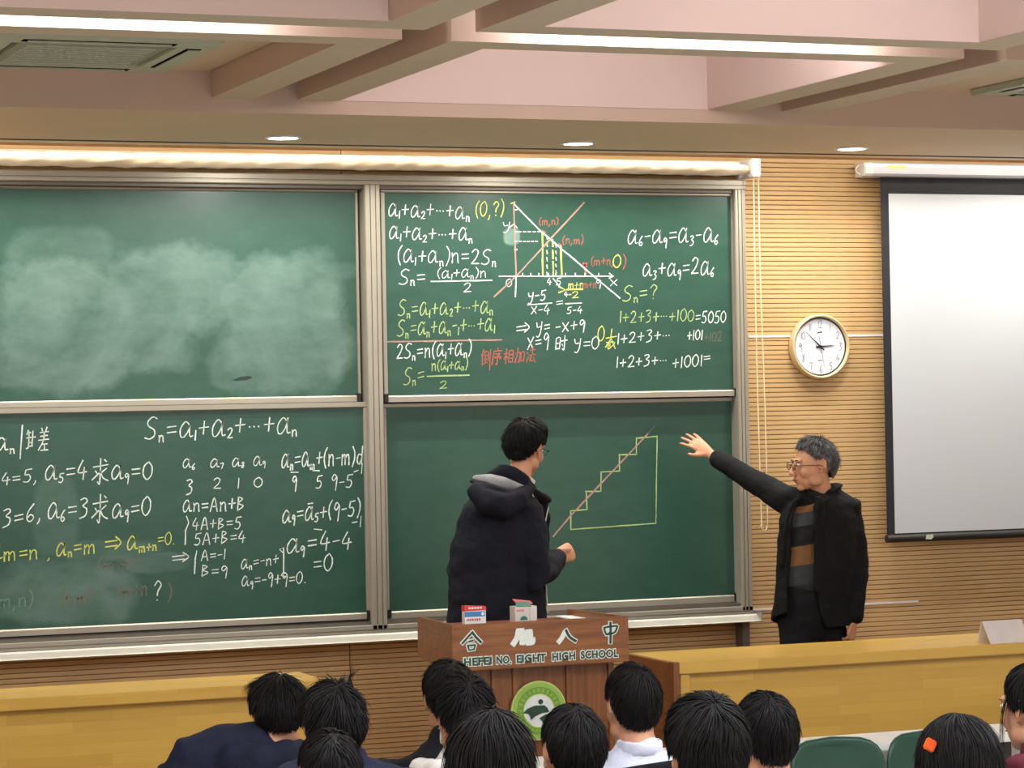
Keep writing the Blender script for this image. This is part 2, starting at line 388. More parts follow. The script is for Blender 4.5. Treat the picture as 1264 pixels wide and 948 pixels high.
def boardmat(name, haze):
    # haze: list of (cx, cz, rx, rz, strength) chalk-dust patches in world metres
    m = bpy.data.materials.new(name); nt, b = nodes(m)
    co = coords(nt, (1, 1, 1), 'World'); sx = nt.nodes.new('ShaderNodeSeparateXYZ'); nt.links.new(co, sx.inputs[0])
    sw_ = nt.nodes.new('ShaderNodeTexNoise'); sw_.inputs['Scale'].default_value = 1.7; sw_.inputs['Distortion'].default_value = 2.5; sw_.inputs['Detail'].default_value = 5; nt.links.new(co, sw_.inputs['Vector'])
    nz = noisen(nt, co, 3.2, 6, .62); nz2 = noisen(nt, coords(nt, (1.4, 1, 3.2), 'World'), 4.5, 8, .65)
    dust = None
    for (cx_, cz, rx, rz, st) in haze:
        ddx = mth(nt, 'DIVIDE', mth(nt, 'SUBTRACT', sx.outputs[0], cx_), rx); ddz = mth(nt, 'DIVIDE', mth(nt, 'SUBTRACT', sx.outputs[2], cz), rz)
        d = mth(nt, 'POWER', mth(nt, 'ADD', mth(nt, 'POWER', mth(nt, 'ABSOLUTE', ddx), 3.0), mth(nt, 'POWER', mth(nt, 'ABSOLUTE', ddz), 3.0)), .333)
        d = mth(nt, 'ADD', d, mth(nt, 'MULTIPLY_ADD', nz, .9, -.45))
        k = mth(nt, 'MULTIPLY', mth(nt, 'MULTIPLY_ADD', d, -4.5, 4.5, clamp=True), st)
        dust = k if dust is None else mth(nt, 'MAXIMUM', dust, k)
    tex = mth(nt, 'ADD', mth(nt, 'MULTIPLY_ADD', nz2, 1.2, .1), mth(nt, 'MULTIPLY_ADD', sw_.outputs[0], 2.4, -.9))
    base = mixc(nt, nz, srgb(34, 74, 60), srgb(42, 81, 67))
    faint = mth(nt, 'MULTIPLY_ADD', nz2, .10, -.03, clamp=True)
    f = mth(nt, 'ADD', faint, mth(nt, 'MULTIPLY', dust, tex), clamp=True) if dust is not None else faint
    nt.links.new(mixc(nt, f, base, srgb(158, 186, 178)), b.inputs['Base Color'])
    b.inputs['Roughness'].default_value = .32; b.inputs['Specular IOR Level'].default_value = .5
    return m
def W(x, y, Y=Y2): p = at(x, y, Y); return p.x, p.z
def hz(px, py, rx, ry, st, Y=Y2): x, z = W(px, py, Y); return (x, z, rx/218, ry/236, st)
bm_ul = boardmat('green enamel with wiped chalk dust', [hz(85, 400, 85, 78, .20), hz(210, 360, 90, 60, .17), hz(350, 402, 82, 88, .21), hz(165, 400, 75, 62, .15), hz(60, 450, 80, 26, .15), hz(80, 320, 62, 40, .10), hz(330, 335, 120, 14, .12), hz(300, 455, 40, 26, .12)])
bm_ll = boardmat('green enamel with faint chalk wipes', [hz(85, 730, 75, 40, .16, Y1), hz(70, 640, 25, 45, .10, Y1), hz(130, 680, 60, 14, .10, Y1), hz(190, 695, 40, 12, .12, Y1)])
bm_ur = boardmat('green enamel, chalked', [hz(632, 292, 11, 11, .35, Y1)])
bm_lr = boardmat('green enamel, lower', [])
def panel(label, Yg, xa, xb, z0, z1, rb, rt_, rs, mt, top_face='alu'):
    # Yg: plane of the writing surface; rails stand .012 proud
    t = thing('blackboard', ((xa+xb)/2, Yg, z0-rb), label, 'blackboard', 'sliding green blackboards')
    build('writing_surface', box(xa-.004, xb+.004, Yg, Yg+.018, z0-.004, z1+.004), mt, t)
    p = .013
    build('bottom_rail', MB().loft([[(x, Yg+.018, z0-rb), (x, Yg-p, z0-rb), (x, Yg-p, z0-.006), (x, Yg-p+.005, z0), (x, Yg+.018, z0)] for x in (xa-rs+.012, xb+rs-.012)]), 'alu', t)
    build('top_rail', MB().loft([[(x, Yg+.018, z1), (x, Yg-p+.006, z1), (x, Yg-p, z1+.005), (x, Yg-p, z1+rt_), (x, Yg+.018, z1+rt_)] for x in (xa-rs, xb+rs)]), 'alu', t)
    for (a, b) in ((xa-rs, xa), (xb, xb+rs)):
        build('side_rail', MB().box(a, b, Yg-p, Yg+.018, z0, z1), 'alu', t, bevel=.002)
    for (a, b) in ((xa-rs, xa-rs+.022), (xb+rs-.022, xb+rs)):
        build('corner_cap', MB().box(a, b, Yg-p-.003, Yg+.018, z0-rb-.001, z0+.010), 'black', t, bevel=.003)
    return t
# upper left: rear track; upper right: front; lower left: front; lower right: rear
zt = 2.925
def zat(px, py, Y): return at(px, py, Y).z
xa_ul = 2*xm-at(903, 380, Y2).x
UL = panel('upper left blackboard, wiped grey with chalk dust, no writing', Y2, xli+.03, at(440, 380, Y2).x, zat(440, 488, Y2), 2.93, .030, .03, .012, bm_ul)
UR = panel('upper right blackboard with the line graph and sums in chalk', Y1, at(476, 370, Y1).x, at(903.5, 370, Y1).x, zat(690, 484.8, Y1), zat(690, 240.3, Y1), .032, .012, .020, bm_ur)
LL = panel('lower left blackboard, full of white chalk equations', Y1, xli+.02, at(450, 640, Y1).x, zat(440, 756.3, Y1), zat(440, 503.2, Y1), .032, .028, .020, bm_ll)
LR = panel('lower right blackboard with the chalk staircase drawing', Y2, at(478, 640, Y2).x, at(905.5, 640, Y2).x, zat(690, 744.5, Y2), zat(690, 499.5, Y2), .034, .02, .012, bm_lr)
# ------------------------------------------------------------------ chalk
def chalk(name, c, w_):
    m = bpy.data.materials.new(name); nt, b = nodes(m)
    n = noisen(nt, coords(nt, (1, 1, 1), 'World'), 160, 3, .7); n2 = noisen(nt, coords(nt, (1, 1, 1), 'World'), 14, 2)
    f = mth(nt, 'MULTIPLY_ADD', n, 1.4, w_-.45, clamp=True)
    nt.links.new(mixc(nt, mth(nt, 'MULTIPLY', f, mth(nt, 'MULTIPLY_ADD', n2, .5, .7), clamp=True), srgb(60, 104, 86), c), b.inputs['Base Color'])
    b.inputs['Roughness'].default_value = .9; return m
CH = {'w': chalk('white chalk', srgb(236, 246, 238), .62), 'y': chalk('yellow chalk', srgb(226, 232, 110), .55), 'r': chalk('red chalk', srgb(205, 92, 84), .5),
      'p': chalk('pale pink chalk', srgb(200, 150, 140), .45), 'g': chalk('pale green yellow chalk', srgb(190, 216, 140), .5), 'f': chalk('faint chalk', srgb(150, 178, 160), .15), 'k': chalk('faint red chalk', srgb(168, 110, 98), .1)}
def smooth(pts, k=4):
    if len(pts) < 3: return pts
    P = [pts[0]]+list(pts)+[pts[-1]]; out = []
    for i in range(1, len(P)-2):
        p0, p1, p2, p3 = P[i-1], P[i], P[i+1], P[i+2]
        for j in range(k):
            t = j/k
            out.append(tuple(.5*((2*p1[a])+(-p0[a]+p2[a])*t+(2*p0[a]-5*p1[a]+4*p2[a]-p3[a])*t*t+(-p0[a]+3*p1[a]-3*p2[a]+p3[a])*t**3) for a in (0, 1)))
    out.append(pts[-1]); return out
O_ = [(.35, .98), (.08, .75), (.04, .3), (.3, .0), (.58, .25), (.6, .7), (.38, .98)]
G = {
 'a': (.80, [[(.58, .62), (.34, .80), (.07, .45), (.10, .06), (.30, .02), (.55, .38), (.62, .78)], [(.62, .78), (.60, .25), (.66, .03), (.80, .06)]]),
 'n': (.66, [[(.06, .62), (.10, .3), (.10, .0)], [(.10, .38), (.30, .62), (.48, .52), (.52, .2), (.56, .0)]]),
 'm': (.95, [[(.06, .60), (.08, .0)], [(.08, .36), (.24, .60), (.38, .5), (.40, .02)], [(.40, .36), (.58, .60), (.74, .5), (.80, .0)]]),
 'S': (.72, [[(.66, .92), (.40, 1.0), (.14, .80), (.20, .58), (.52, .40), (.56, .14), (.30, -.02), (.02, .04)]]),
 's': (.72, [[(.66, .92), (.40, 1.0), (.14, .80), (.20, .58), (.52, .40), (.56, .14), (.30, -.02), (.02, .04)]]),
 '(': (.36, [[(.32, 1.08), (.10, .75), (.08, .3), (.26, -.12)]]),
 ')': (.36, [[(.06, 1.08), (.28, .75), (.28, .3), (.10, -.12)]]),
 '+': (.66, [[(.04, .44), (.58, .48)], [(.32, .78), (.30, .12)]]),
 '-': (.50, [[(.06, .42), (.44, .46)]]),
 '=': (.66, [[(.06, .56), (.56, .60)], [(.08, .28), (.58, .32)]]),
 '#': (.66, [[(.06, .56), (.56, .60)], [(.08, .28), (.58, .32)], [(.5, .85), (.16, .05)]]),
 '.': (.26, [[(.10, .04), (.13, .02)]]), '~': (.80, [[(.08, .42), (.12, .40)], [(.34, .42), (.38, .40)], [(.60, .42), (.64, .40)]]),
 ',': (.30, [[(.16, .10), (.14, -.06), (.04, -.2)]]),
 '0': (.68, [O_]), '1': (.26, [[(.14, .92), (.12, .02)]]), '|': (.26, [[(.16, 1.15), (.14, -.1)]]),
 '2': (.70, [[(.08, .78), (.30, .98), (.54, .82), (.40, .42), (.06, .04)], [(.06, .04), (.62, .06)]]),
 '3': (.66, [[(.08, .92), (.36, 1.0), (.50, .82), (.24, .58), (.50, .42), (.44, .08), (.08, -.06)]]),
 '4': (.70, [[(.34, 1.0), (.06, .36), (.62, .38)], [(.46, .62), (.42, -.04)]]),
 '5': (.68, [[(.20, .94), (.14, .56), (.42, .56), (.54, .28), (.36, .0), (.06, .04)], [(.20, .94), (.60, .98)]]),
 '6': (.62, [[(.46, 1.05), (.12, .60), (.08, .16), (.30, .0), (.50, .22), (.32, .42), (.10, .26)]]),
 '7': (.60, [[(.06, .90), (.52, .94), (.28, .0)]]),
 '8': (.62, [[(.42, .95), (.14, .80), (.44, .40), (.30, .02), (.10, .22), (.46, .72), (.42, .95)]]),
 '9': (.62, [[(.50, .78), (.26, .98), (.08, .70), (.24, .50), (.50, .78), (.48, .30), (.44, -.2)]]),
 'q': (.62, [[(.50, .78), (.26, .98), (.08, .70), (.24, .50), (.50, .78), (.48, .30), (.44, -.2)]]),
 '?': (.60, [[(.06, .80), (.28, 1.02), (.52, .80), (.32, .50), (.28, .26)], [(.28, .04), (.30, .02)]]),
 'x': (.70, [[(.06, .80), (.60, .04)], [(.60, .82), (.08, .0)]]),
 'y': (.70, [[(.06, .80), (.16, .46), (.44, .50)], [(.58, .84), (.50, .1), (.30, -.25), (.12, -.2)]]),
 'A': (.76, [[(.04, .0), (.34, .98), (.66, .0)], [(.14, .34), (.58, .36)]]),
 'B': (.70, [[(.10, .98), (.08, .0)], [(.10, .98), (.46, .84), (.12, .54), (.56, .34), (.08, .02)]]),
 'd': (.70, [[(.5, .5), (.2, .55), (.08, .2), (.3, .0), (.52, .3)], [(.56, 1.0), (.54, .0)]]),
 '>': (1.25, [[(.04, .62), (.80, .68)], [(.06, .26), (.82, .30)], [(.70, .96), (1.08, .50), (.72, .06)]]),
 '{': (.40, [[(.30, 1.1), (.14, .85), (.22, .6), (.08, .5), (.2, .4), (.14, .1), (.14, -.1)]]),
 ' ': (.45, []),
 '求': (1.15, [[(.12, .70), (1.0, .76)], [(.54, 1.05), (.56, .0), (.42, .06)], [(.26, .52), (.36, .42)], [(.08, .16), (.48, .42)], [(.92, .60), (.62, .44)], [(.56, .50), (.74, .22), (1.06, .08)], [(.78, .98), (.90, .90)]]),
 '时': (1.15, [[(.10, .86), (.10, .10)], [(.10, .86), (.44, .88), (.42, .10)], [(.12, .50), (.42, .52)], [(.12, .14), (.42, .14)], [(.54, .64), (1.06, .68)], [(.84, 1.0), (.82, .04), (.68, .10)], [(.62, .42), (.70, .30)]]),
 '倒': (1.1, [[(.24, 1.0), (.06, .60)], [(.16, .74), (.16, .0)], [(.32, .86), (.66, .88)], [(.46, .84), (.36, .62), (.62, .64)], [(.34, .36), (.64, .38)], [(.48, .60), (.48, .12)], [(.30, .10), (.66, .18)], [(.78, .80), (.78, .30)], [(.98, 1.0), (.98, -.3)]]),
 '序': (1.1, [[(.54, 1.05), (.60, .92)], [(.16, .84), (1.0, .86)], [(.18, .84), (.04, .0)], [(.36, .66), (.80, .68), (.54, .50)], [(.28, .44), (.94, .48), (.82, .34)], [(.58, .46), (.56, .0), (.42, .06)]]),
 '相': (1.1, [[(.04, .66), (.50, .70)], [(.28, 1.0), (.26, .0)], [(.26, .6), (.06, .30)], [(.30, .54), (.44, .38)], [(.58, .84), (.56, .08)], [(.58, .84), (.98, .86), (.96, .06)], [(.60, .58), (.94, .60)], [(.60, .34), (.94, .36)], [(.60, .10), (.94, .10)]]),
 '加': (1.1, [[(.06, .66), (.52, .70), (.44, .06), (.34, .10)], [(.28, 1.0), (.22, .50), (.04, .04)], [(.64, .70), (.64, .10)], [(.64, .70), (.98, .72), (.96, .12)], [(.66, .16), (.96, .16)]]),
 '法': (1.1, [[(.10, .92), (.20, .82)], [(.04, .62), (.16, .54)], [(.06, .04), (.24, .36)], [(.40, .74), (.90, .78)], [(.64, 1.0), (.64, .46)], [(.34, .44), (1.0, .48)], [(.60, .44), (.40, .10), (.90, .14)], [(.78, .28), (.98, .0)]]),
 '差': (1.2, [[(.34, 1.05), (.42, .92)], [(.86, 1.08), (.76, .92)], [(.22, .84), (1.02, .88)], [(.28, .66), (.94, .70)], [(.10, .48), (1.1, .52)], [(.60, .86), (.58, .48), (.14, .02)], [(.50, .28), (.96, .30)], [(.72, .28), (.72, .02)], [(.40, .0), (1.06, .02)]]),
 '等': (1.1, [[(.2, 1.0), (.1, .8)], [(.15, .88), (.45, .88)], [(.1, .62), (.95, .66)], [(.3, .92), (.32, .2), (.12, .1)], [(.68, .95), (.66, .25)], [(.3, .38), (.7, .4)], [(.3, .2), (.72, .22)]]),
 '土': (.9, [[(.1, .52), (.9, .62)], [(.5, 1.0), (.42, .1)], [(.15, .30), (.8, .30), (.3, -.05), (.36, .3)], [(.5, .5), (.85, -.02)], [(.5, .5), (.1, .05)]]),
}
def ribbon(mb, pts, Yb, wpx, off):
    # pts in pixels; laid on the board plane as a thin flat chalk line
    P = [at(x, y, Yb) for x, y in pts]
    wd = wpx/232/2
    if len(P) < 2: return
    L = []; Rr = []
    for i, p in enumerate(P):
        t = P[min(i+1, len(P)-1)]-P[max(i-1, 0)]
        if t.length < 1e-6: t = V((1, 0, 0))
        t.normalize(); nrm = V((-t.z, 0, t.x))
        k = wd*(.75+.5*random.random()); e = t*wd*(-.8 if i == 0 else (.8 if i == len(P)-1 else 0))
        q = V((p.x, Yb-off, p.z))+e
        L.append(q+nrm*k); Rr.append(q-nrm*k)
    n = len(P)
    mb.add(L+Rr, [(i, i+1, n+i+1, n+i) for i in range(n-1)])
def strokes_of(text, x0, y0, x1, y1, h, slant=.06):
    adv = 0; out = []; sub = False; glyphs = []
    for ch in text:
        if ch == '_': sub = True; continue
        wd, st = G[ch]; s = .52 if sub else 1.0
        dy = -.16 if sub else 0
        glyphs.append((adv, s, dy, st)); adv += wd*s+(.10 if not sub else .08); sub = False
    sc = (x1-x0)/adv
    for (a, s, dy, st) in glyphs:
        jx, jy = random.uniform(-.02, .02), random.uniform(-.04, .04); js = random.uniform(.93, 1.07)
        for stroke in st:
            pts = []
            for (u, v) in smooth(stroke):
                X = x0+(a+u*s+jx)*sc; f = (X-x0)/(x1-x0)
                vv = v*s*js+dy+jy
                pts.append((X+vv*h*slant, y0+(y1-y0)*f-vv*h))
            out.append(pts)
    return out
CN = {'w': 'white', 'y': 'yellow', 'r': 'red', 'p': 'pink', 'g': 'yellow-green', 'f': 'faint white', 'k': 'faint red'}
lay = [0]
def write(board, Yb, col, text, x0, y0, x1, y1, h, wpx=1.7):
    mb = MB(); lay[0] = (lay[0]+1) % 12; off = .0006+lay[0]*.00005
    for s in strokes_of(text, x0, y0, x1, y1, h): ribbon(mb, s, Yb, wpx, off)
    o = build('chalk_writing', mb, CH[col], board, recalc=False); o['label'] = CN[col]+' chalk writing'; return o
def draw(board, Yb, col, lines, wpx=1.7, name='chalk_drawing'):
    mb = MB(); lay[0] = (lay[0]+1) % 12; off = .0006+lay[0]*.00005
    for L in lines:
        pts = []
        for a, b in zip(L, L[1:]):
            n = max(1, int(math.dist(a, b)/8))
            for i in range(n): pts.append((a[0]+(b[0]-a[0])*i/n+random.uniform(-.15, .15), a[1]+(b[1]-a[1])*i/n+random.uniform(-.15, .15)))
        pts.append(L[-1])
        # split at corners so that ribbons keep their width
        ribbon(mb, pts, Yb, wpx, off)
    o = build(name, mb, CH[col], board, recalc=False); o['label'] = CN[col]+' chalk lines'
    if len(lines) > 2: o['kind'] = 'stuff'
    return o
mb = MB(); mb.extrude([V((at(x, y, Y2).x, Y2-.0012, at(x, y, Y2).z)) for x, y in ((287, 469), (297, 465), (308, 464), (312, 466), (304, 469), (292, 470))], (0, .0005, 0))
build('dark_smudge', mb, mat('wet smudge', srgb(24, 52, 44), .4), UL)
# --- upper right
for a in (('w', 'a_1+a_2+~+a_n', 479, 266, 581, 270, 19), ('y', '(0,?)', 586, 268, 623, 266, 18), ('w', 'a_1+a_2+~+a_n', 480, 295, 585, 297, 18),
          ('w', '(a_1+a_n)n=2S_n', 490, 324, 614, 326, 19), ('w', 'S_n=', 492, 350, 527, 350, 19), ('w', '(a_1+a_n)n', 539, 343, 602, 342, 12), ('w', '2', 571, 361, 584, 360, 11),
          ('g', 'S_n=a_1+a_2+~+a_n', 491, 390, 610, 386, 19), ('g', 'S_n=a_n+a_n-_1+~+a_1', 490, 415, 612, 408, 19),
          ('w', '2S_n=n(a_1+a_n)', 489, 443, 583, 438, 18), ('g', 'S_n=', 498, 475, 525, 470, 20), ('g', 'n(a_1+a_n)', 532, 458, 578, 455, 13), ('g', '2', 542, 480, 554, 479, 10),
          ('r', '倒序相加法', 593, 451, 663, 447, 19),
          ('r', '(m,n)', 665, 278, 690, 277, 9), ('r', '(n,m)', 694, 301, 721, 301, 10), ('r', '(m+n,', 729, 328, 758, 327, 11), ('y', '0', 756, 330, 768, 330, 17), ('r', ')', 768, 331, 774, 331, 15),
          ('w', 'y', 620, 284, 632, 284, 12), ('w', 'x', 752, 353, 764, 353, 9), ('w', '0', 624, 354, 633, 354, 9), ('w', '4', 675, 351, 682, 351, 8), ('w', '5', 686, 352, 694, 352, 9), ('w', '9', 735, 354, 744, 354, 10),
          ('y', 'm+n', 701, 357, 721, 356, 11), ('y', '2', 705, 368, 716, 367, 8), ('r', 'm+n', 719, 356, 737, 355, 9), ('w', '4-', 696, 366, 706, 366, 6),
          ('w', 'y-5', 651, 372, 675, 370, 13), ('w', 'x-4', 655, 388, 680, 387, 11), ('w', '=', 686, 379, 697, 378, 11), ('w', '5-4', 699, 387, 720, 386, 8),
          ('w', '>', 637, 412, 657, 410, 13), ('w', 'y=', 661, 412, 680, 410, 16), ('w', '-x+9', 685, 410, 724, 407, 14), ('w', 'x=9', 650, 431, 679, 428, 17), ('w', '时', 684, 434, 702, 432, 18), ('w', 'y=0', 708, 431, 741, 431, 15),
          ('y', '0', 737, 421, 747, 421, 18), ('y', '土', 746, 430, 762, 430, 23),
          ('w', 'a_6-a_9=a_3-a_6', 774, 301, 888, 299, 21), ('w', 'a_3+a_9=2a_6', 793, 341, 883, 338, 20), ('g', 'S_n=?', 768, 372, 813, 369, 18),
          ('g', '1+2+3+~+100', 764, 399, 858, 396, 15), ('w', '=5050', 858, 399, 897, 398, 15), ('w', '1+2+3+~', 761, 425, 829, 419, 14), ('w', '+101', 848, 420, 868, 419, 13), ('k', '+102', 869, 422, 892, 421, 12),
          ('w', '1+2+3+~', 760, 454, 825, 450, 14), ('w', '+1001', 830, 455, 868, 452, 15), ('w', '=', 868, 447, 879, 446, 11)):
    write(UR, Y1, *a, wpx=1.2 if a[-1] > 12 else .95)
draw(UR, Y1, 'w', [[(532, 347.5), (607, 346)]], 1.4); draw(UR, Y1, 'p', [[(476, 422), (619, 419.5)]], 1.8); draw(UR, Y1, 'g', [[(527, 464.5), (579, 463)]], 1.6)
draw(UR, Y1, 'w', [[(616, 341), (757, 341)], [(752, 337.5), (757.5, 341), (752, 343.5)], [(629, 281), (634, 277), (638, 281)]]+[[(x, 341), (x, 337.5)] for x in (645, 655, 665, 677, 686, 698, 710, 722, 739)]+[[(635, y), (638, y)] for y in (259, 286, 298, 308)], 1.4)
draw(UR, Y1, 'w', [[(633.5, 251), (667, 285), (765, 368)]], 1.6)
draw(UR, Y1, 'p', [[(634, 251), (637, 341)], [(610, 366), (637, 341), (721, 250)]], 1.8); draw(UR, Y1, 'w', [[(637, 341), (636, 366)]], 1.7)
draw(UR, Y1, 'y', [[(669.5, 288), (670, 340)], [(682, 296), (682.4, 304)], [(682.4, 309), (682.6, 319)], [(682.6, 323), (682.8, 340)], [(692, 303), (693.5, 340)], [(631, 251), (636, 249), (634, 253)], [(690, 354), (698, 358), (690, 361)], [(700, 357.5), (719, 357)]], 1.9)
draw(UR, Y1, 'w', [[(640+i*6, 286), (643+i*6, 286)] for i in range(5)]+[[(641+i*5, 298), (643.5+i*5, 298)] for i in range(5)]+[[(675, 291+i*9), (675.5, 295+i*9)] for i in range(6)]+[[(686, 302+i*8), (686.5, 305+i*8)] for i in range(5)]+[[(683, 344), (692, 355)], [(651, 376.5), (681, 374)], [(698, 375), (718, 374)]], 1.2)
draw(UR, Y1, 'r', [[(722, 327), (723, 340)], [(670, 285), (673, 287)], [(690, 301), (693, 303)], [(720, 325), (724, 329)], [(720, 329), (724, 325)]], 2.2)
# --- lower left
for a in (('w', 'S_n=a_1+a_2+~+a_n', 178, 542, 369, 534, 25), ('w', 'a_n', -6, 557, 20, 556, 19), ('w', '|', 22, 563, 29, 562, 32), ('w', '等差', 31, 556, 62, 555, 25),
          ('w', '4=5,', 1, 598, 48, 594, 15), ('w', 'a_5=4', 55, 593, 110, 591, 23), ('w', '求', 112, 597, 137, 595, 30), ('w', 'a_9=0', 137, 592, 190, 591, 22),
          ('w', '3=6,', 2, 650, 53, 642, 20), ('w', 'a_6=3', 58, 641, 111, 638, 24), ('w', '求', 111, 644, 136, 642, 31), ('w', 'a_9=0', 138, 640, 188, 635, 23),
          ('y', 'm=n', 4, 693, 49, 689, 19), ('y', ',', 58, 690, 64, 690, 10), ('y', 'a_n=m', 69, 686, 120, 682, 19), ('y', '>', 129, 680, 154, 678, 17), ('y', 'a_m_+_n', 156, 679, 195, 676, 22), ('y', '=0.', 194, 673, 217, 672, 15),
          ('k', '(m#n)', 120, 706, 174, 700, 16), ('k', '(m+n', 145, 738, 183, 735, 18), ('w', '?', 189, 741, 201, 740, 25), ('k', ')', 206, 741, 213, 741, 20), ('f', 'm,n)', -2, 751, 42, 748, 18), ('k', '(n,m)', 75, 746, 114, 744, 18),
          ('w', 'a_6', 225, 578, 242, 577, 13), ('w', 'a_7', 259, 577, 277, 576, 13), ('w', 'a_8', 286, 576, 303, 575, 14), ('w', 'a_9', 312, 575, 329, 574, 14),
          ('w', '3', 229, 609, 240, 609, 17), ('w', '2', 262, 603, 275, 603, 14), ('w', '1', 292, 603, 297, 603, 14), ('w', '0', 313, 601, 326, 601, 13),
          ('w', 'an=An+B', 225, 632, 303, 630, 17), ('w', '4A+B=5', 237, 654, 299, 652, 15), ('w', '5A+B=4', 239, 673, 305, 669, 15), ('w', '>', 212, 695, 238, 693, 12),
          ('w', 'A=-1', 248, 692, 280, 690, 13), ('w', 'B=9', 248, 712, 283, 711, 14), ('w', 'a_n=-n+', 297, 702, 345, 696, 14), ('w', 'a_9=-9+9=0.', 298, 723, 379, 720, 15),
          ('w', 'a_n=a_m+(n-m)d', 347, 577, 449, 573, 21), ('w', '9', 360, 603, 368, 603, 17), ('w', '5', 389, 603, 399, 602, 15), ('w', '9-5', 408, 602, 437, 601, 16), ('w', '-1', 436, 588, 449, 584, 13),
          ('w', 'a_9=a_5+(9-5)', 348, 645, 446, 636, 20), ('w', '-1', 434, 651, 448, 650, 15), ('w', 'a_9=4-4', 353, 683, 437, 676, 22), ('w', '=0', 386, 706, 412, 705, 22)):
    write(LL, Y1, *a, wpx=1.35 if a[-1] > 16 else 1.1)
write(LL, Y1, 'w', 'a', -18, 596, 0, 595, 22, wpx=1.35); write(LL, Y1, 'w', 'a', -16, 645, 1, 644, 24, wpx=1.35); write(LL, Y1, 'w', '{', -22, 560, -10, 559, 28, wpx=1.35)
draw(LL, Y1, 'w', [[(230, 637), (233, 645), (229, 655), (228.5, 672)], [(243, 680), (241, 690), (240, 708)], [(349, 682), (345, 678), (350, 676), (350, 706), (347, 710), (352, 712)], [(359, 583), (368, 583)], [(386, 581), (394, 581)], [(388, 653), (397, 654)], [(380, 622), (386, 621)]], 1.3)
write(LL, Y1, 'y', 'a', -16, 691, 5, 690, 22, wpx=1.35)
# --- lower right
draw(LR, Y2, 'g', [[(704.5, 653), (704.5, 630.5)], [(704, 630.5), (724.5, 629)], [(724.5, 629), (723.5, 606.5)], [(723, 606.5), (741.5, 606.5)], [(741.5, 606.5), (742, 582.5)], [(741.5, 582.5), (764.5, 581.5)], [(764.5, 581.5), (764.5, 561)], [(764, 561.5), (785.5, 561)], [(785.5, 561), (785.5, 541)], [(786, 541), (811, 538.5)], [(811, 538.5), (809.5, 646)], [(704.5, 653.5), (809.5, 646)]], 1.4)
draw(LR, Y2, 'p', [[(683, 662), (704, 637), (800, 535)]], 2.0); draw(LR, Y2, 'k', [[(800, 535), (808, 526)]], 1.2)
# ================================================================== WALL THINGS
# rolled blind over the boards
rz = 3.064; ry = -.16; rr = .034
xr_ = at(924, 208, ry).x
blind = thing('roller_blind', (0, 0, rz), 'long rolled-up cloth blind above the blackboards with a white bracket at its right end', 'blind')
rings = []; NX = 260; x_a = -3.6
for i in range(NX+1):
    x = x_a+(xr_-x_a)*i/NX; ring_ = []
    sag = .004*math.sin(x*1.1+1)
    for k in range(20):
        a = 2*PI*k/20
        r = rr*(1+.10*noise.noise(V((x*7+a*1.6, a*1.3, 3)))+.07*math.sin(x*38+a*3.2+4*noise.noise(V((x*2, 0, 0)))))
        r += .004*noise.noise(V((x*26+a*2, a*2, 0)))
        if i > NX-4: r *= 1-.12*(i-(NX-4))
        ring_.append((x, ry+r*math.cos(a), rz+sag+r*math.sin(a)))
    rings.append(ring_)
build('cloth_roll', MB().loft(rings), 'cloth', blind, smooth=True)
build('bracket', MB().box(xr_, xr_+.045, ry-.045, -.002, rz-.04, rz+.052).box(xr_+.045, xr_+.05, ry-.04, -.002, rz-.03, rz+.045), 'white', blind, bevel=.002)
build('mounting_rail', box(x_a, xr_, -.06, -.002, rz-.02, rz+.05), 'cloth', blind)
c1 = []; x1 = xr_+.012; x2 = xr_+.040; zl = at(940, 655, ry).z
for k in range(30): c1.append((x1-.006*math.sin(k/29*PI)+.01*k/29, ry-.03, rz-.03-(rz-.03-zl-.03)*k/29))
for k in range(7):
    a = PI+PI*k/6; c1.append((xr_+.037+.018*math.cos(a), ry-.03, zl+.03+.028*math.sin(a)))
for k in range(30): c1.append((xr_+.055+(x2-xr_-.055)*(k/29)+.012*math.sin(k/29*PI*2)*.3, ry-.03, zl+.03+(rz-.03-zl-.03)*k/29))
build('pull_cord', MB().tube(c1, .0028, 6), 'cord', blind, smooth=True)
# projection screen
ys = -.12
sx0 = at(1066, 209, ys).x; sx1 = sx0+2.55
scr = thing('projection_screen', (sx0+1.2, 0, 1.12), 'white pull-down projection screen with a black border hanging beside the clock', 'screen')
mb = MB(); zc = 3.078
prof = [(-.03, .036), (-.115, .038), (-.135, .030), (-.14, .015), (-.14, -.022), (-.13, -.034), (-.10, -.038), (-.03, -.038)]
mb.loft([[(x, y, zc+z) for y, z in prof] for x in (sx0+.02, sx1)])
case = build('case', mb, mat('pale grey enamel case', srgb(196, 199, 210), .4, var=.01), scr)
build('label_strip', box(sx0+.13, sx0+.24, -.1415, -.1402, zc+.004, zc+.020), mat('faded yellow sticker', srgb(236, 220, 120), .6), case)
build('end_cap', MB().loft([[(x, y*s, zc+z*s) for y, z in prof] for x, s in ((sx0, .93), (sx0+.006, 1.0), (sx0+.045, 1.03), (sx0+.047, 1.0))]), 'offwhite', scr)
hk = [(sx0-.012-.016*math.sin(PI*k/8), -.085, zc+.022-.044*k/8) for k in range(9)]
hk = [(sx0+.004, -.085, zc+.022)]+hk+[(sx0+.004, -.085, zc-.022)]
build('hook', MB().tube(hk, .004, 6), 'offwhite', scr, smooth=True)
bx0 = at(1091, 450, -.10).x; bx1 = sx1-.10; zb_ = at(1130, 669, -.10).z; zt_ = zc-.036
wx0 = at(1100.5, 450, -.10).x; wz0 = at(1130, 657.5, -.10).z; wz1 = at(1130, 239.5, -.10).z
fab = build('border_fabric', box(bx0, bx1, -.102, -.099, zb_+.03, zt_), 'screen_black', scr)
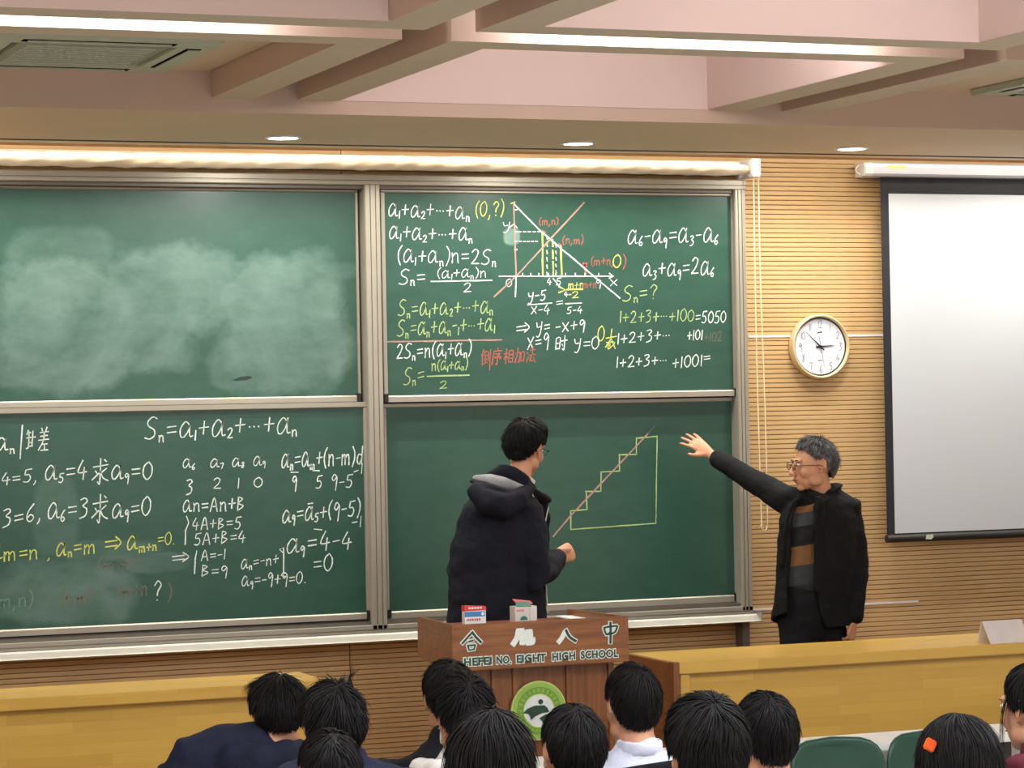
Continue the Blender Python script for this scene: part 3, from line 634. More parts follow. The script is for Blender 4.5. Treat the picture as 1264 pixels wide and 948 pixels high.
build('white_fabric', box(wx0, bx1-.03, -.1035, -.1022, wz0, wz1), 'screen', scr)
build('weight_bar', MB().cyl((bx0-.004, -.101, zb_+.022), .021, (1, 0, 0), bx1-bx0+.008, 16), 'black', scr, smooth=False)
build('sticker', MB().extrude([(at(1143, 663, -.125).x+dx, -.1225, zb_+.012+dz) for dx, dz in ((0, .002), (.035, 0), (.048, .012), (.044, .026), (.006, .024))], (0, .002, 0)), 'ac', scr)
# clock
cc = V((2.402, 0, 2.152)); cr0 = .168
clk = thing('wall_clock', (cc.x, 0, cc.z-cr0), 'round white wall clock with a pale gold rim showing ten to three', 'clock')
n = 64
def ringmesh(prof): return MB().loft([[(cc.x+r*math.cos(2*PI*k/n), y, cc.z+r*math.sin(2*PI*k/n)) for k in range(n)] for r, y in prof], caps=False)
build('rim', ringmesh([(cr0-.022, -.001), (cr0, -.001), (cr0+.003, -.012), (cr0+.002, -.044), (cr0-.002, -.052), (cr0-.009, -.053), (cr0-.013, -.048), (cr0-.014, -.034), (cr0-.022, -.034), (cr0-.022, -.001)]), mat('pale gold rim', srgb(214, 194, 150), .3, metal=.3, var=.03), clk, smooth=True)
face = build('face', MB().cyl((cc.x, -.034, cc.z), cr0-.014, (0, 1, 0), .02, 64), mat('clock face', srgb(218, 222, 232), .6, var=.01), clk)
ink = mat('thin grey clock print', srgb(96, 98, 108), .6); inkd = mat('black clock hand', srgb(18, 18, 20), .4)
def flat_line(mb, pts, Y, wd):
    for a, b in zip(pts, pts[1:]):
        a = V((a[0], 0, a[1])); b = V((b[0], 0, b[1])); t = (b-a).normalized(); nn = V((-t.z, 0, t.x))*wd/2
        a = a-t*wd*.3; b = b+t*wd*.3
        mb.extrude([V((p.x, Y, p.z)) for p in (a+nn, b+nn, b-nn, a-nn)], (0, .0006, 0))
for h in range(1, 13):
    a = PI/2-2*PI*h/12; c0 = (cc.x+.118*math.cos(a), cc.z+.118*math.sin(a)); s = str(h); H = .040; adv = sum(G[c][0] for c in s)*H*.72
    mb = MB(); x = c0[0]-adv/2+.003
    for c in s:
        for st in G[c][1]: flat_line(mb, [(x+u*H*.72, c0[1]-H/2+v*H) for u, v in smooth(st, 3)], -.0352, .0022)
        x += G[c][0]*H*.72
    o = build('numeral', mb, ink, face); o['kind'] = 'stuff' if False else 'part'; del o['kind']
mb = MB()
for k in range(60):
    a = 2*PI*k/60; r0 = .146 if k % 5 else .143
    flat_line(mb, [(cc.x+r0*math.cos(a), cc.z+r0*math.sin(a)), (cc.x+.151*math.cos(a), cc.z+.151*math.sin(a))], -.0350, .0012)
tag(build('minute_marks', mb, ink, face), kind='stuff')
mb = MB(); flat_line(mb, [(cc.x-.012, cc.z+.072), (cc.x-.004, cc.z+.076), (cc.x+.012, cc.z+.076)], -.0352, .006); build('emblem', mb, inkd, face)
mb = MB(); flat_line(mb, [(cc.x-.014, cc.z-.072), (cc.x+.012, cc.z-.072)], -.0352, .003); build('small_print', mb, ink, face)
def hand(name, ang, L, back, wd, Y, m):
    a = math.radians(90-ang); d = V((math.cos(a), 0, math.sin(a))); nn = V((-d.z, 0, d.x)); c = V((cc.x, Y, cc.z))
    build(name, MB().extrude([c-d*back+nn*wd*.5, c+nn*wd*.6, c+d*L+nn*wd*.15, c+d*L-nn*wd*.15, c-nn*wd*.6, c-d*back-nn*wd*.5], (0, .001, 0)), m, clk)
hand('hour_hand', 86, .085, .026, .008, -.038, inkd); hand('minute_hand', 312, .112, .028, .007, -.041, inkd); hand('second_hand', 170, .112, .05, .0022, -.044, inkd)
build('spindle', MB().cyl((cc.x, -.046, cc.z), .006, (0, 1, 0), .012, 16), inkd, clk)
# ================================================================== DESKS
def desk(label, x0, x1, yb, yf, z, end_x=None, flip=1):
    t = thing('teacher_desk', ((x0+x1)/2, (yb+yf)/2, 0), label, 'desk')
    build('worktop', box(x0, x1, yf, yb, z-.048, z), 'beech', t, bevel=.003)
    build('front_panel', box(x0+.06, x1-.06, yf+.05, yf+.07, .02, z-.05), 'beech', t)
    build('side_panel', box(x0+.015, x0+.06, yf+.015, yb-.02, 0, z-.05), 'beech', t, bevel=.002)
    build('side_panel', box(x1-.06, x1-.015, yf+.015, yb-.02, 0, z-.05), 'beech', t, bevel=.002)
    return t
zd = .762
p = atz(833, 819.5, zd); q = atz(960, 794.5, zd); l0 = atz(402, 841, zd)
YFd, YBd = -2.07, -1.54
rd = desk('long varnished beech desk to the right of the lectern, with a brown end panel', .606, 4.2, YBd, YFd, zd)
build('end_cover', box(.580, .604, YFd-.004, YBd, 0, zd-.0), 'walnut_h', rd, bevel=.002)
build('end_post', box(.576, .606, YFd-.012, YFd+.03, 0, zd+.004), 'walnut_v', rd, bevel=.002)
ld = desk('long varnished beech desk at the left under the chalkboards', -4.4, -.925, YBd, -1.95, zd)
# white front bench table
zt2 = .50; pb = atz(983, 911, zt2)
bt = thing('front_bench', (0, pb.y-.2, -.25), 'long narrow white table in front of the empty green chairs', 'table')
build('table_top', box(-3.6, 3.6, pb.y-.33, pb.y, zt2-.03, zt2), 'offwhite', bt, bevel=.004)
build('modesty_panel', box(-3.55, 3.55, pb.y-.06, pb.y-.04, -.05, zt2-.03), 'offwhite', bt)
for x in (-3.4, -1.7, 0, 1.7, 3.4): build('leg', MB().box(x-.02, x+.02, pb.y-.30, pb.y-.02, -.25, -.05).box(x-.02, x+.02, pb.y-.2, pb.y-.12, -.05, zt2-.03), 'steel', bt)
# acrylic stand on the right desk
pc0 = at(1213, 798, -1.98); pc1 = at(1262, 796.5, -1.98); pt = at(1209, 772, -1.9)
ac = thing('acrylic_stand', (pc0.x+.1, -1.95, zd), 'frosted acrylic sheet stand at the right end of the long desk', 'stand')
build('sheet', MB().hexa([(pc0.x, -2.050, zd+.001), (pc1.x, -2.050, zd+.001), (pc1.x, -2.046, zd+.001), (pc0.x, -2.046, zd+.001)], [(pc0.x-.01, -1.995, zd+.100), (pc1.x-.012, -1.995, zd+.100), (pc1.x-.012, -1.991, zd+.100), (pc0.x-.01, -1.991, zd+.100)]), 'acrylic', ac)
build('back_sheet', MB().hexa([(pc0.x, -1.940, zd+.001), (pc1.x, -1.940, zd+.001), (pc1.x, -1.936, zd+.001), (pc0.x, -1.936, zd+.001)], [(pc0.x-.01, -1.991, zd+.100), (pc1.x-.012, -1.991, zd+.100), (pc1.x-.012, -1.987, zd+.100), (pc0.x-.01, -1.987, zd+.100)]), 'acrylic', ac)
# ================================================================== LECTERN
yl, ybk = -2.37, -1.88
A = at(557, 772.5, yl); B = at(775.5, 760, yl); zl_ = (A.z+B.z)/2; xA, xB = A.x, B.x
Cb = at(515, 762.5, ybk); xC = Cb.x; xD = xB-.05
zf0 = at(665, 823, yl).z; zb0 = at(516, 811, ybk).z
lec = thing('lectern', ((xA+xB)/2, -2.1, 0), 'reddish brown wooden lectern with the school name and a round green badge', 'lectern')
th = .022
def slabq(name, a, b, z0a, z1a, z0b, z1b, m, nrm):
    # vertical board from point a to b (xy), thickness along nrm
    a = V((a[0], a[1], 0)); b = V((b[0], b[1], 0)); n_ = V((nrm[0], nrm[1], 0)).normalized()*th
    f = lambda p, z: V((p.x, p.y, z))
    return build(name, MB().hexa([f(a, z0a), f(b, z0b), f(b+n_, z0b), f(a+n_, z0a)], [f(a, z1a), f(b, z1b), f(b+n_, z1b), f(a+n_, z1a)]), m, lec, bevel=.0025)
slabq('front_board', (xA+.002, yl), (xB-.002, yl), zf0, zl_, zf0, zl_, 'walnut_h', (0, 1))
slabq('side_board', (xA, yl-.001), (xC, ybk), zf0, zl_+.001, zb0, zl_+.0, 'walnut_h', (1, 0))
slabq('side_board', (xB, yl-.001), (xD, ybk), zf0, zl_+.001, zb0, zl_+.0, 'walnut_h', (-1, 0))
zw = zw0 = zl_-.034
build('worktop', MB().hexa([(xA+.02, yl+.02, zw-.02), (xB-.02, yl+.02, zw-.02), (xD-.02, ybk, zw-.02), (xC+.02, ybk, zw-.02)], [(xA+.02, yl+.02, zw), (xB-.02, yl+.02, zw), (xD-.02, ybk, zw), (xC+.02, ybk, zw)]), 'red_top', lec)
build('underside', MB().hexa([(xA+.02, yl+.02, zf0+.01), (xB-.02, yl+.02, zf0+.01), (xD-.02, ybk, zb0+.01), (xC+.02, ybk, zb0+.01)], [(xA+.02, yl+.02, zf0+.02), (xB-.02, yl+.02, zf0+.02), (xD-.02, ybk, zb0+.02), (xC+.02, ybk, zb0+.02)]), 'walnut_h', lec)
ybf = -2.27
bxr = at(757, 850, ybf).x; bxl = -.40
build('body', box(bxl, bxr, ybf, -1.93, 0, zf0+.012), 'walnut_v', lec, bevel=.003)
for (pa, pb_) in ((606, 615), (632, 639), (698, 704), (750, 757)):
    a = at(pa, 850, ybf).x; b = at(pb_, 850, ybf).x
    build('pilaster', box(a, b, ybf-.012, ybf+.002, 0, zf0+.005), 'walnut_v', lec, bevel=.002)
build('plinth', box(bxl-.02, bxr+.02, ybf-.02, -1.91, 0, .08), 'walnut_h', lec, bevel=.003)
# badge
bc = at(664.5, 877, ybf-.016); br_ = .122
bdg = build('badge', MB().cyl((bc.x, ybf-.022, bc.z), br_, (0, 1, 0), .010, 48), mat('badge pale gold edge', srgb(206, 206, 130), .5), lec)
def annulus(name, r0, r1, Y, m, parent):
    n = 48; return build(name, MB().loft([[(bc.x+r*math.cos(2*PI*k/n), y, bc.z+r*math.sin(2*PI*k/n)) for k in range(n)] for r, y in ((r0, Y), (r1, Y), (r1, Y+.002), (r0, Y+.002), (r0, Y))], caps=False), m, parent)
annulus('outer_ring', .098, .117, -2.2935, mat('badge light green', srgb(150, 190, 80), .5), bdg)
annulus('lettered_ring', .070, .098, -2.2935, mat('badge mid green', srgb(116, 160, 52), .5), bdg)
annulus('inner_ring', .066, .070, -2.2945, mat('badge lime line', srgb(186, 214, 110), .5), bdg)
build('white_disc', MB().cyl((bc.x, -2.2935, bc.z), .066, (0, 1, 0), .002, 40), mat('badge white', srgb(222, 228, 224), .5), bdg)
lt = mat('badge lettering', srgb(176, 206, 110), .5); dg = mat('badge dark green', srgb(28, 66, 44), .5)
mb = MB()
for k in range(11):
    a = math.radians(160-k*14); c = (bc.x+.084*math.cos(a), bc.z+.084*math.sin(a))
    for st in ([(-.006, .004), (.006, .004)], [(0, .008), (0, -.007)], [(-.005, -.003), (.005, -.004)]):
        ca, sa = math.cos(a-PI/2), math.sin(a-PI/2)
        flat_line(mb, [(c[0]+u*ca-v*sa, c[1]+u*sa+v*ca) for u, v in st], -2.2945, .0025)
for k in range(16):
    a = math.radians(178+k*12); c = (bc.x+.084*math.cos(a), bc.z+.084*math.sin(a)); ca, sa = math.cos(a+PI/2), math.sin(a+PI/2)
    flat_line(mb, [(c[0]+u*ca-v*sa, c[1]+u*sa+v*ca) for u, v in ((-.003, -.005), (-.003, .005), (.003, .004))], -2.2945, .002)
tag(build('ring_lettering', mb, lt, bdg), kind='stuff')
def bd(px, py): p = at(px, py, -2.296); return (p.x, -2.2965, p.z)
def poly(name, pts, m, parent, Y=None, th_=.002, f=bd):
    P = [V(f(*p)) for p in smooth(pts, 3)] if len(pts) > 2 else []
    return build(name, MB().extrude(P, (0, th_, 0)), m, parent)
# figure like mark: a dark wing with a ball above
wing = [(645.5, 880.5), (651, 875), (660, 871), (672, 870.5), (676, 874), (678, 879), (670, 880), (661, 884), (655.5, 889), (654.5, 884), (652, 881)]
build('wing_mark', MB().extrude([V(bd(*p)) for p in wing], (0, .002, 0)), dg, bdg)
build('wing_mark', MB().extrude([V(bd(*p)) for p in [(666, 886.5), (673, 882), (680, 880), (684, 884), (678, 890), (673, 896), (669, 890)]], (0, .002, 0)), dg, bdg)
bb = bd(667.5, 866.2); build('ball_mark', MB().cyl(bb, .0105, (0, 1, 0), .002, 24), dg, bdg)
# characters on the front board: white backing, dark green strokes
wb = mat('white letter backing', srgb(224, 232, 224), .5, var=.04, scale=60); gk = mat('dark green letter face', srgb(24, 66, 48), .5, var=.1)
def fr(px, py): p = at(px, py, yl-.004); return V((p.x, 0, p.z))
def letter(name, strokes, backing=2.6, face_w=1.0, faces=None):
    mbb = MB(); kk = 0
    for st in strokes:
        pts = st[0]; w0 = st[1]
        P = [fr(*p) for p in smooth(pts, 3)]
        for a, b in zip(P, P[1:]):
            kk += 1; t = (b-a).normalized(); nn = V((-t.z, 0, t.x))*(w0+backing)/281/2; e = t*backing/281/2
            mbb.extrude([V((q.x, yl-.0035-kk*.00002, q.z)) for q in (a-e+nn, b+e+nn, b+e-nn, a-e-nn)], (0, .0035, 0))
    o = build(name, mbb, wb, lec)
    mbf = MB(); fs = strokes if faces is None else [strokes[i] for i in faces]
    for st in fs:
        P = [fr(*p) for p in smooth(st[0], 3)]
        for i, (a, b) in enumerate(zip(P, P[1:])):
            t = (b-a).normalized(); nn = V((-t.z, 0, t.x))*st[1]/281/2; e = t*.5/281; kk += 1
            mbf.extrude([V((q.x, yl-.005-kk*.00002, q.z)) for q in (a-e+nn, b+e+nn, b+e-nn, a-e-nn)], (0, .001, 0))
    if fs: build('green_strokes', mbf, gk, o)
    return o
letter('character', [([(582.5, 781), (577, 787), (570.5, 794.5)], 2.2), ([(582.5, 780), (588, 787), (594, 793)], 2.8), ([(578.5, 792), (584, 790.5)], 1.8), ([(577, 797), (586.5, 796)], 1.8), ([(577.5, 797), (579, 802.5)], 1.8), ([(586.5, 796), (585, 802)], 1.8), ([(578.5, 802.5), (585.5, 801.5)], 1.6)])
letter('character', [([(640, 779), (638, 788), (633, 796)], 4), ([(639, 779), (646, 778.5)], 3.5), ([(645, 779), (644.5, 795)], 4), ([(640, 786), (645, 786)], 4), ([(650, 780), (656, 779.5)], 3), ([(650, 780), (650.5, 794)], 3.5), ([(655, 780), (655, 787), (651, 787)], 3), ([(650.5, 794), (657.5, 793), (658, 788)], 3)], faces=[])
letter('character', [([(697, 781), (694, 787), (689.5, 793)], 3.0), ([(698.5, 777.5), (703, 786), (711, 791.5)], 3.0)], faces=[1])
letter('character', [([(745.5, 775.5), (748.5, 783), (753, 780.5)], 2.0), ([(745.5, 775), (753, 773.2), (761.5, 772.5)], 2.2), ([(762, 773), (758.5, 780.5), (749, 783)], 2.2), ([(753.4, 768), (753.6, 782), (753.4, 794)], 2.8)])
for (a, b) in ((749.3, 777.8), (757.2, 777.0)):
    p_ = fr(a, b); build('pale_dot', MB().cyl((p_.x, yl-.0075, p_.z), .006, (0, 1, 0), .002, 16), wb, lec)
def textmesh(txt, size, off, depth):
    cu = bpy.data.curves.new('t', 'FONT'); cu.body = txt; cu.size = size; cu.offset = off; cu.extrude = depth; cu.resolution_u = 3; cu.space_character = 1.12
    o = bpy.data.objects.new('t', cu); COL.objects.link(o); me = bpy.data.meshes.new_from_object(o.evaluated_get(bpy.context.evaluated_depsgraph_get()))
    bpy.data.objects.remove(o); bpy.data.curves.remove(cu); return me
def word(txt, px0, py0, px1, py1, hp):
    a = fr(px0, py0); b = fr(px1, py1); hh = hp/281; size = hh/.70; lw = wloc(lec)
    g = textmesh(txt, size, size*.030, .0008); xs = [v.co.x for v in g.vertices]; mn, mx = min(xs), max(xs); k = (b.x-a.x)/(mx-mn); tl = (b.z-a.z)/(b.x-a.x)
    bk = textmesh(txt, size, size*.12, .0008); res = []
    for me, Y, m in ((bk, yl-.0018, wb), (g, yl-.0036, gk)):
        for v in me.vertices:
            X = (v.co.x-mn)*k; v.co = V((a.x+X, Y+v.co.z, a.z+tl*X+v.co.y))-lw
        me.materials.clear(); me.materials.append(m)
        o = bpy.data.objects.new('lettering' if m is wb else 'green_face', me); COL.objects.link(o); o.parent = lec; res.append(o)
    res[1].parent = res[0]
word('HEFEI', 573, 822, 607, 820, 8.6); word('NO.', 613, 819.5, 631.5, 818.5, 8.6); word('EIGHT', 638, 818, 674, 816, 8.6)
word('HIGH', 682, 815.5, 710, 813.5, 8.6); word('SCHOOL', 717, 813, 763, 810.5, 8.6)
# things on the lectern
def packet(px0, px1, pyb, h, dep, Y, label, parts):
    zw = zw0+.0012
    a = at(px0, pyb, Y); b = at(px1, pyb, Y); t = thing('chalk_box', ((a.x+b.x)/2, Y+dep/2, zw), label, 'box', 'small boxes on the lectern')
    parts(t, a.x, b.x, Y, Y+dep, zw, zw+h); return t
def pk1(t, x0, x1, y0, y1, z0, z1):
    h = z1-z0
    build('carton', box(x0, x1, y0, y1, z0, z1-.01), 'paper', t, bevel=.0008)
    build('red_lid', MB().hexa([(x0-.001, y0-.0015, z0+h*.78), (x1+.001, y0-.0015, z0+h*.80), (x1+.001, y1+.001, z0+h*.80), (x0-.001, y1+.001, z0+h*.78)], [(x0-.001, y0-.0015, z1), (x1+.001, y0-.0015, z1-.006), (x1+.001, y1+.001, z1-.006), (x0-.001, y1+.001, z1)]), 'chalk_red', t)
    build('blue_band', box(x0-.0007, x1-.004, y0-.001, y0, z0+h*.56, z0+h*.76), 'chalk_blue', t)
    n_ = 14; c = ((x0*.3+x1*.7), z0+h*.04); r = (x1-x0)*.27
    build('blue_half_disc', MB().extrude([(c[0]+r*math.cos(PI*k/n_), y0-.001, c[1]+r*math.sin(PI*k/n_)) for k in range(n_+1)], (0, .001, 0)), 'chalk_blue', t)
    mb = MB()
    for k in range(6): mb.box(x0+.010+k*.010, x0+.017+k*.010, y0-.001, y0, z0+h*.40, z0+h*.49)
    build('red_print', mb, mat('orange red print', srgb(200, 96, 76), .6), t)
    mb = MB()
    for k in range(5): mb.box(x0+.016+k*.012, x0+.025+k*.012, y0-.0025, y0-.001, z0+h*.87, z0+h*.93)
    build('white_print', mb, 'paper', t)
    build('white_print', MB().cyl((x1-.014, y0-.0016, z0+h*.66), .007, (0, 1, 0), .0012, 12), 'paper', t)
packet(574, 600, 771, .104, .035, yl+.05, 'small white packet with a red lid and a blue band on the lectern', pk1)
def pk2(t, x0, x1, y0, y1, z0, z1):
    h = z1-z0; xm_ = x0+(x1-x0)*.66
    build('carton', box(x0, x1, y0, y1, z0, z0+h*.78), mat('greyish white card', srgb(214, 208, 202), .6), t, bevel=.0008)
    build('green_flap', MB().hexa([(x0+.004, y0, z0+h*.78), (xm_+.008, y0, z0+h*.76), (xm_+.014, y0+.03, z0+h*.90), (x0+.016, y0+.03, z0+h*.93)], [(x0+.004, y0-.001, z0+h*.80), (xm_+.008, y0-.001, z0+h*.78), (xm_+.014, y0+.029, z0+h*.92), (x0+.016, y0+.029, z0+h*.95)]), 'print_green', t)
    build('red_flap', MB().hexa([(x0+.014, y0+.03, z0+h*.90), (x1-.006, y0+.03, z0+h*.82), (x1-.004, y1, z0+h*.90), (x0+.012, y1, z0+h*1.0)], [(x0+.014, y0+.03, z0+h*.93), (x1-.006, y0+.03, z0+h*.85), (x1-.004, y1, z0+h*.93), (x0+.012, y1, z0+h*1.03)]), 'chalk_red', t)
    n_ = 14; c = (x0+(x1-x0)*.40, z0+h*.30); r = (x1-x0)*.17
    build('green_half_disc', MB().extrude([(c[0]+r*math.cos(PI*k/n_), y0-.001, c[1]+r*math.sin(PI*k/n_)) for k in range(n_+1)], (0, .001, 0)), 'print_green', t)
    build('red_print', MB().box(c[0]-r, c[0]+r*.8, y0-.001, y0, z0+h*.12, z0+h*.24), mat('dull red print', srgb(170, 100, 96), .6), t)
    build('pink_print', MB().box(x0+.006, x0+.040, y0-.001, y0, z0+h*.60, z0+h*.68), mat('pink print', srgb(214, 140, 140), .6), t)
    build('spine_line', MB().box(xm_, xm_+.001, y0-.001, y0, z0+.002, z0+h*.76), 'ac_grille', t)
packet(636, 663, 768, .115, .06, yl+.05, 'open white chalk box with red and green flaps on the lectern', pk2)
p0 = at(700, 757, -2.02); pp = thing('paper_sheets', (p0.x+.05, -2.0, zw), 'few white sheets lying at the right rear of the lectern top', 'paper')
for k in range(3):
    build('sheet', MB().hexa([(p0.x+.002*k, -2.14+.006*k, zw+.0015+.002*k), (p0.x+.105, -2.16+.004*k, zw+.0015+.002*k), (p0.x+.110-.004*k, -1.93, zw+.004+.002*k), (p0.x-.01, -1.91, zw+.006+.002*k)],
        [(p0.x+.002*k, -2.14+.006*k, zw+.0025+.002*k), (p0.x+.105, -2.16+.004*k, zw+.0025+.002*k), (p0.x+.110-.004*k, -1.93, zw+.0055+.002*k), (p0.x-.01, -1.91, zw+.0075+.002*k)]), 'paper', pp)
# ================================================================== EMPTY GREEN CHAIRS
def make_chair(xc, yc, label):
    t = thing('auditorium_chair', (xc, yc, -.25), label, 'chair', 'empty green chairs of the front row')
    hw, zb1, zt1 = .205, .18, .60
    n_ = 11; m_ = 24; outer = []
    def shape(s):   # rounded outline of the back
        out = []
        for k in range(m_):
            a = 2*PI*k/m_; e = .42
            out.append((math.copysign(abs(math.cos(a))**e, math.cos(a))*hw*s, math.copysign(abs(math.sin(a))**e, math.sin(a))*(zt1-zb1)/2*s))
        return out
    rings = []
    for yy, s in ((.010, .90), (-.012, .97), (-.020, 1.0), (-.030, .99), (-.036, .93), (-.030, .86)):
        rings.append([(xc+u, yc+yy-.055*(u/hw)**2+.02*(v), (zt1+zb1)/2+v-.012*(u/hw)**2) for u, v in shape(s)])
    build('backrest', MB().loft(rings), 'green_plastic', t, smooth=True)
    rg = [[(xc+u*.98, yc+.24+v*1.05, z) for u, v in shape(s)] for z, s in ((.165, .90), (.175, 1.0), (.195, 1.0), (.205, .92))]
    build('seat', MB().loft(rg), 'green_plastic', t, smooth=True)
    for sx_ in (-1, 1):
        build('leg', MB().tube([(xc+sx_*.16, yc+.02, .40), (xc+sx_*.16, yc+.02, .17), (xc+sx_*.17, yc+.10, -.02), (xc+sx_*.17, yc+.02, -.25)], .013, 8), 'steel', t)
        build('leg', MB().tube([(xc+sx_*.16, yc+.42, .17), (xc+sx_*.17, yc+.46, -.25)], .013, 8), 'steel', t)
    return t
ych = -3.42
for px, lab in ((1023, 'green plastic chair left of the student with the orange clip'), (1140, 'green plastic chair mostly hidden behind the student with the orange clip')):
    make_chair(at(px, 930, ych).x, ych, lab)
# ================================================================== PEOPLE
def sweep(mb, pts, n=16, side=None):
    # pts: (centre, rx, ry); rx along 'side', ry across; rounded ends
    C_ = [V(p[0]) for p in pts]; m_ = len(C_)
    def frame_(i):
        t = (C_[min(i+1, m_-1)]-C_[max(i-1, 0)]).normalized()
        s_ = V(side) if side is not None else (V((0, 0, 1)) if abs(t.z) < .8 else V((1, 0, 0)))
        a = (s_-t*s_.dot(t)).normalized(); return t, a, t.cross(a)
    rings = []
    def ring_(c, a, b, rx, ry): rings.append([c+a*math.cos(2*PI*k/n)*rx+b*math.sin(2*PI*k/n)*ry for k in range(n)])
    t, a, b = frame_(0); rx, ry = pts[0][1:3]; e = min(rx, ry)
    for f in (.95, .6): ring_(C_[0]-t*e*f, a, b, rx*math.sqrt(1-f*f), ry*math.sqrt(1-f*f))
    for i in range(m_):
        t, a, b = frame_(i); ring_(C_[i], a, b, pts[i][1], pts[i][2])
    rx, ry = pts[-1][1:3]; e = min(rx, ry)
    for f in (.6, .95): ring_(C_[-1]+t*e*f, a, b, rx*math.sqrt(1-f*f), ry*math.sqrt(1-f*f))
    return mb.loft(rings)
def finish(name, mb, m, parent, voxel=.008, it=4, disp=0, dscale=12, fac=.5):
    me = bpy.data.meshes.new('t'); me.from_pydata([tuple(p) for p in mb.v], [], mb.f)
    bm = bmesh.new(); bm.from_mesh(me); bmesh.ops.recalc_face_normals(bm, faces=bm.faces); bm.to_mesh(me); bm.free()
    o = bpy.data.objects.new('t', me); COL.objects.link(o)
    r = o.modifiers.new('r', 'REMESH'); r.mode = 'VOXEL'; r.voxel_size = voxel
    if it: s_ = o.modifiers.new('s', 'SMOOTH'); s_.factor = fac; s_.iterations = it
    dg_ = bpy.context.evaluated_depsgraph_get(); res = bpy.data.meshes.new_from_object(o.evaluated_get(dg_))
    bpy.data.objects.remove(o); bpy.data.meshes.remove(me)
    L = wloc(parent) if parent else V((0, 0, 0))
    nv = len(res.vertices); co = [0.0]*(nv*3); res.vertices.foreach_get('co', co)
    no = [0.0]*(nv*3)
    if disp: res.vertices.foreach_get('normal', no)
    for i in range(0, nv*3, 3):
        x, y, z = co[i:i+3]
        if disp:
            q = disp*(noise.noise(V((x*dscale, y*dscale, z*dscale*1.6)))+.5*noise.noise(V((x*dscale*2.3+9, y*dscale*2.3, z*dscale*3))))
            x += no[i]*q; y += no[i+1]*q; z += no[i+2]*q
        co[i] = x-L.x; co[i+1] = y-L.y; co[i+2] = z-L.z
    res.vertices.foreach_set('co', co); res.update()
    res.name = name; res.materials.clear(); res.materials.append(M[m] if isinstance(m, str) else m); res.shade_smooth()
    o = bpy.data.objects.new(name, res); COL.objects.link(o)
    if parent: o.parent = parent
    return o
class Head:
    def __init__(s, c, F, U=(0, 0, 1), sc=1.0):
        s.c = V(c); s.F = V(F).normalized(); u = V(U); s.X = s.F.cross(u).normalized(); s.U = s.X.cross(s.F).normalized(); s.s = sc
    def p(s, x, f, u): return s.c+(s.X*x+s.F*f+s.U*u)*s.s
    def rot(s): return Matrix((s.X, s.F, s.U)).transposed()
    def ell(s, mb, x, f, u, rx, rf, ru, n=16, m=10):
        mb.ell(s.p(x, f, u), rx*s.s, rf*s.s, ru*s.s, n, m, s.rot())
    def flesh(s, mb):
        s.ell(mb, 0, -.012, .022, .074, .092, .088); s.ell(mb, 0, .020, -.010, .066, .070, .085)
        s.ell(mb, 0, .038, -.058, .050, .052, .055); s.ell(mb, 0, .066, -.098, .024, .022, .020)
        for k in (-1, 1):
            s.ell(mb, k*.040, .052, -.030, .024, .030, .028); s.ell(mb, k*.030, .080, .028, .026, .012, .010)
            s.ell(mb, k*.046, .006, -.070, .020, .040, .026)
            # ear
            e = s.p(k*.074, -.008, -.008)
            sweep(mb, [(s.p(k*.078, -.022+.018*math.cos(a)+.002, .004+.030*math.sin(a)), .0055*s.s, .0055*s.s) for a in [math.radians(d) for d in (330, 20, 70, 120, 170, 220)]], 8)
            s.ell(mb, k*.074, -.018, .000, .006, .014, .024, 10, 8); s.ell(mb, k*.075, -.010, -.030, .006, .008, .010, 8, 6)
            s.ell(mb, k*.010, .104, -.034, .009, .010, .008, 8, 6)
        sweep(mb, [(s.p(0, .088, .018), .008*s.s, .008*s.s), (s.p(0, .100, -.008), .009*s.s, .010*s.s), (s.p(0, .112, -.030), .012*s.s, .011*s.s)], 10)
        s.ell(mb, 0, .086, -.056, .024, .014, .007, 10, 6); s.ell(mb, 0, .084, -.072, .020, .013, .008, 10, 6)
    def face(s, parent):
        for k in (-1, 1):
            mb = MB(); mb.ell(s.p(k*.031, .0835, .008), .0125*s.s, .010*s.s, .0075*s.s, 12, 8, s.rot()); e = build('eye', mb, 'eye_white', parent, smooth=True)
            mb = MB(); mb.ell(s.p(k*.031, .0915, .008), .0055*s.s, .003*s.s, .0055*s.s, 10, 6, s.rot()); build('iris', mb, 'eye_dark', e, smooth=True)
            mb = MB(); sweep(mb, [(s.p(k*.016, .093, .026), .002, .004), (s.p(k*.032, .092, .031), .002, .004), (s.p(k*.048, .080, .027), .002, .003)], 8); build('eyebrow', mb, 'hair', parent, smooth=True)
        mb = MB(); sweep(mb, [(s.p(-.020, .092, -.063), .003, .003), (s.p(0, .101, -.062), .005, .004), (s.p(.020, .092, -.063), .003, .003)], 8); build('lips', mb, 'lips', parent, smooth=True)
def lerp(a, b, t): return a+(b-a)*max(0, min(1, t))
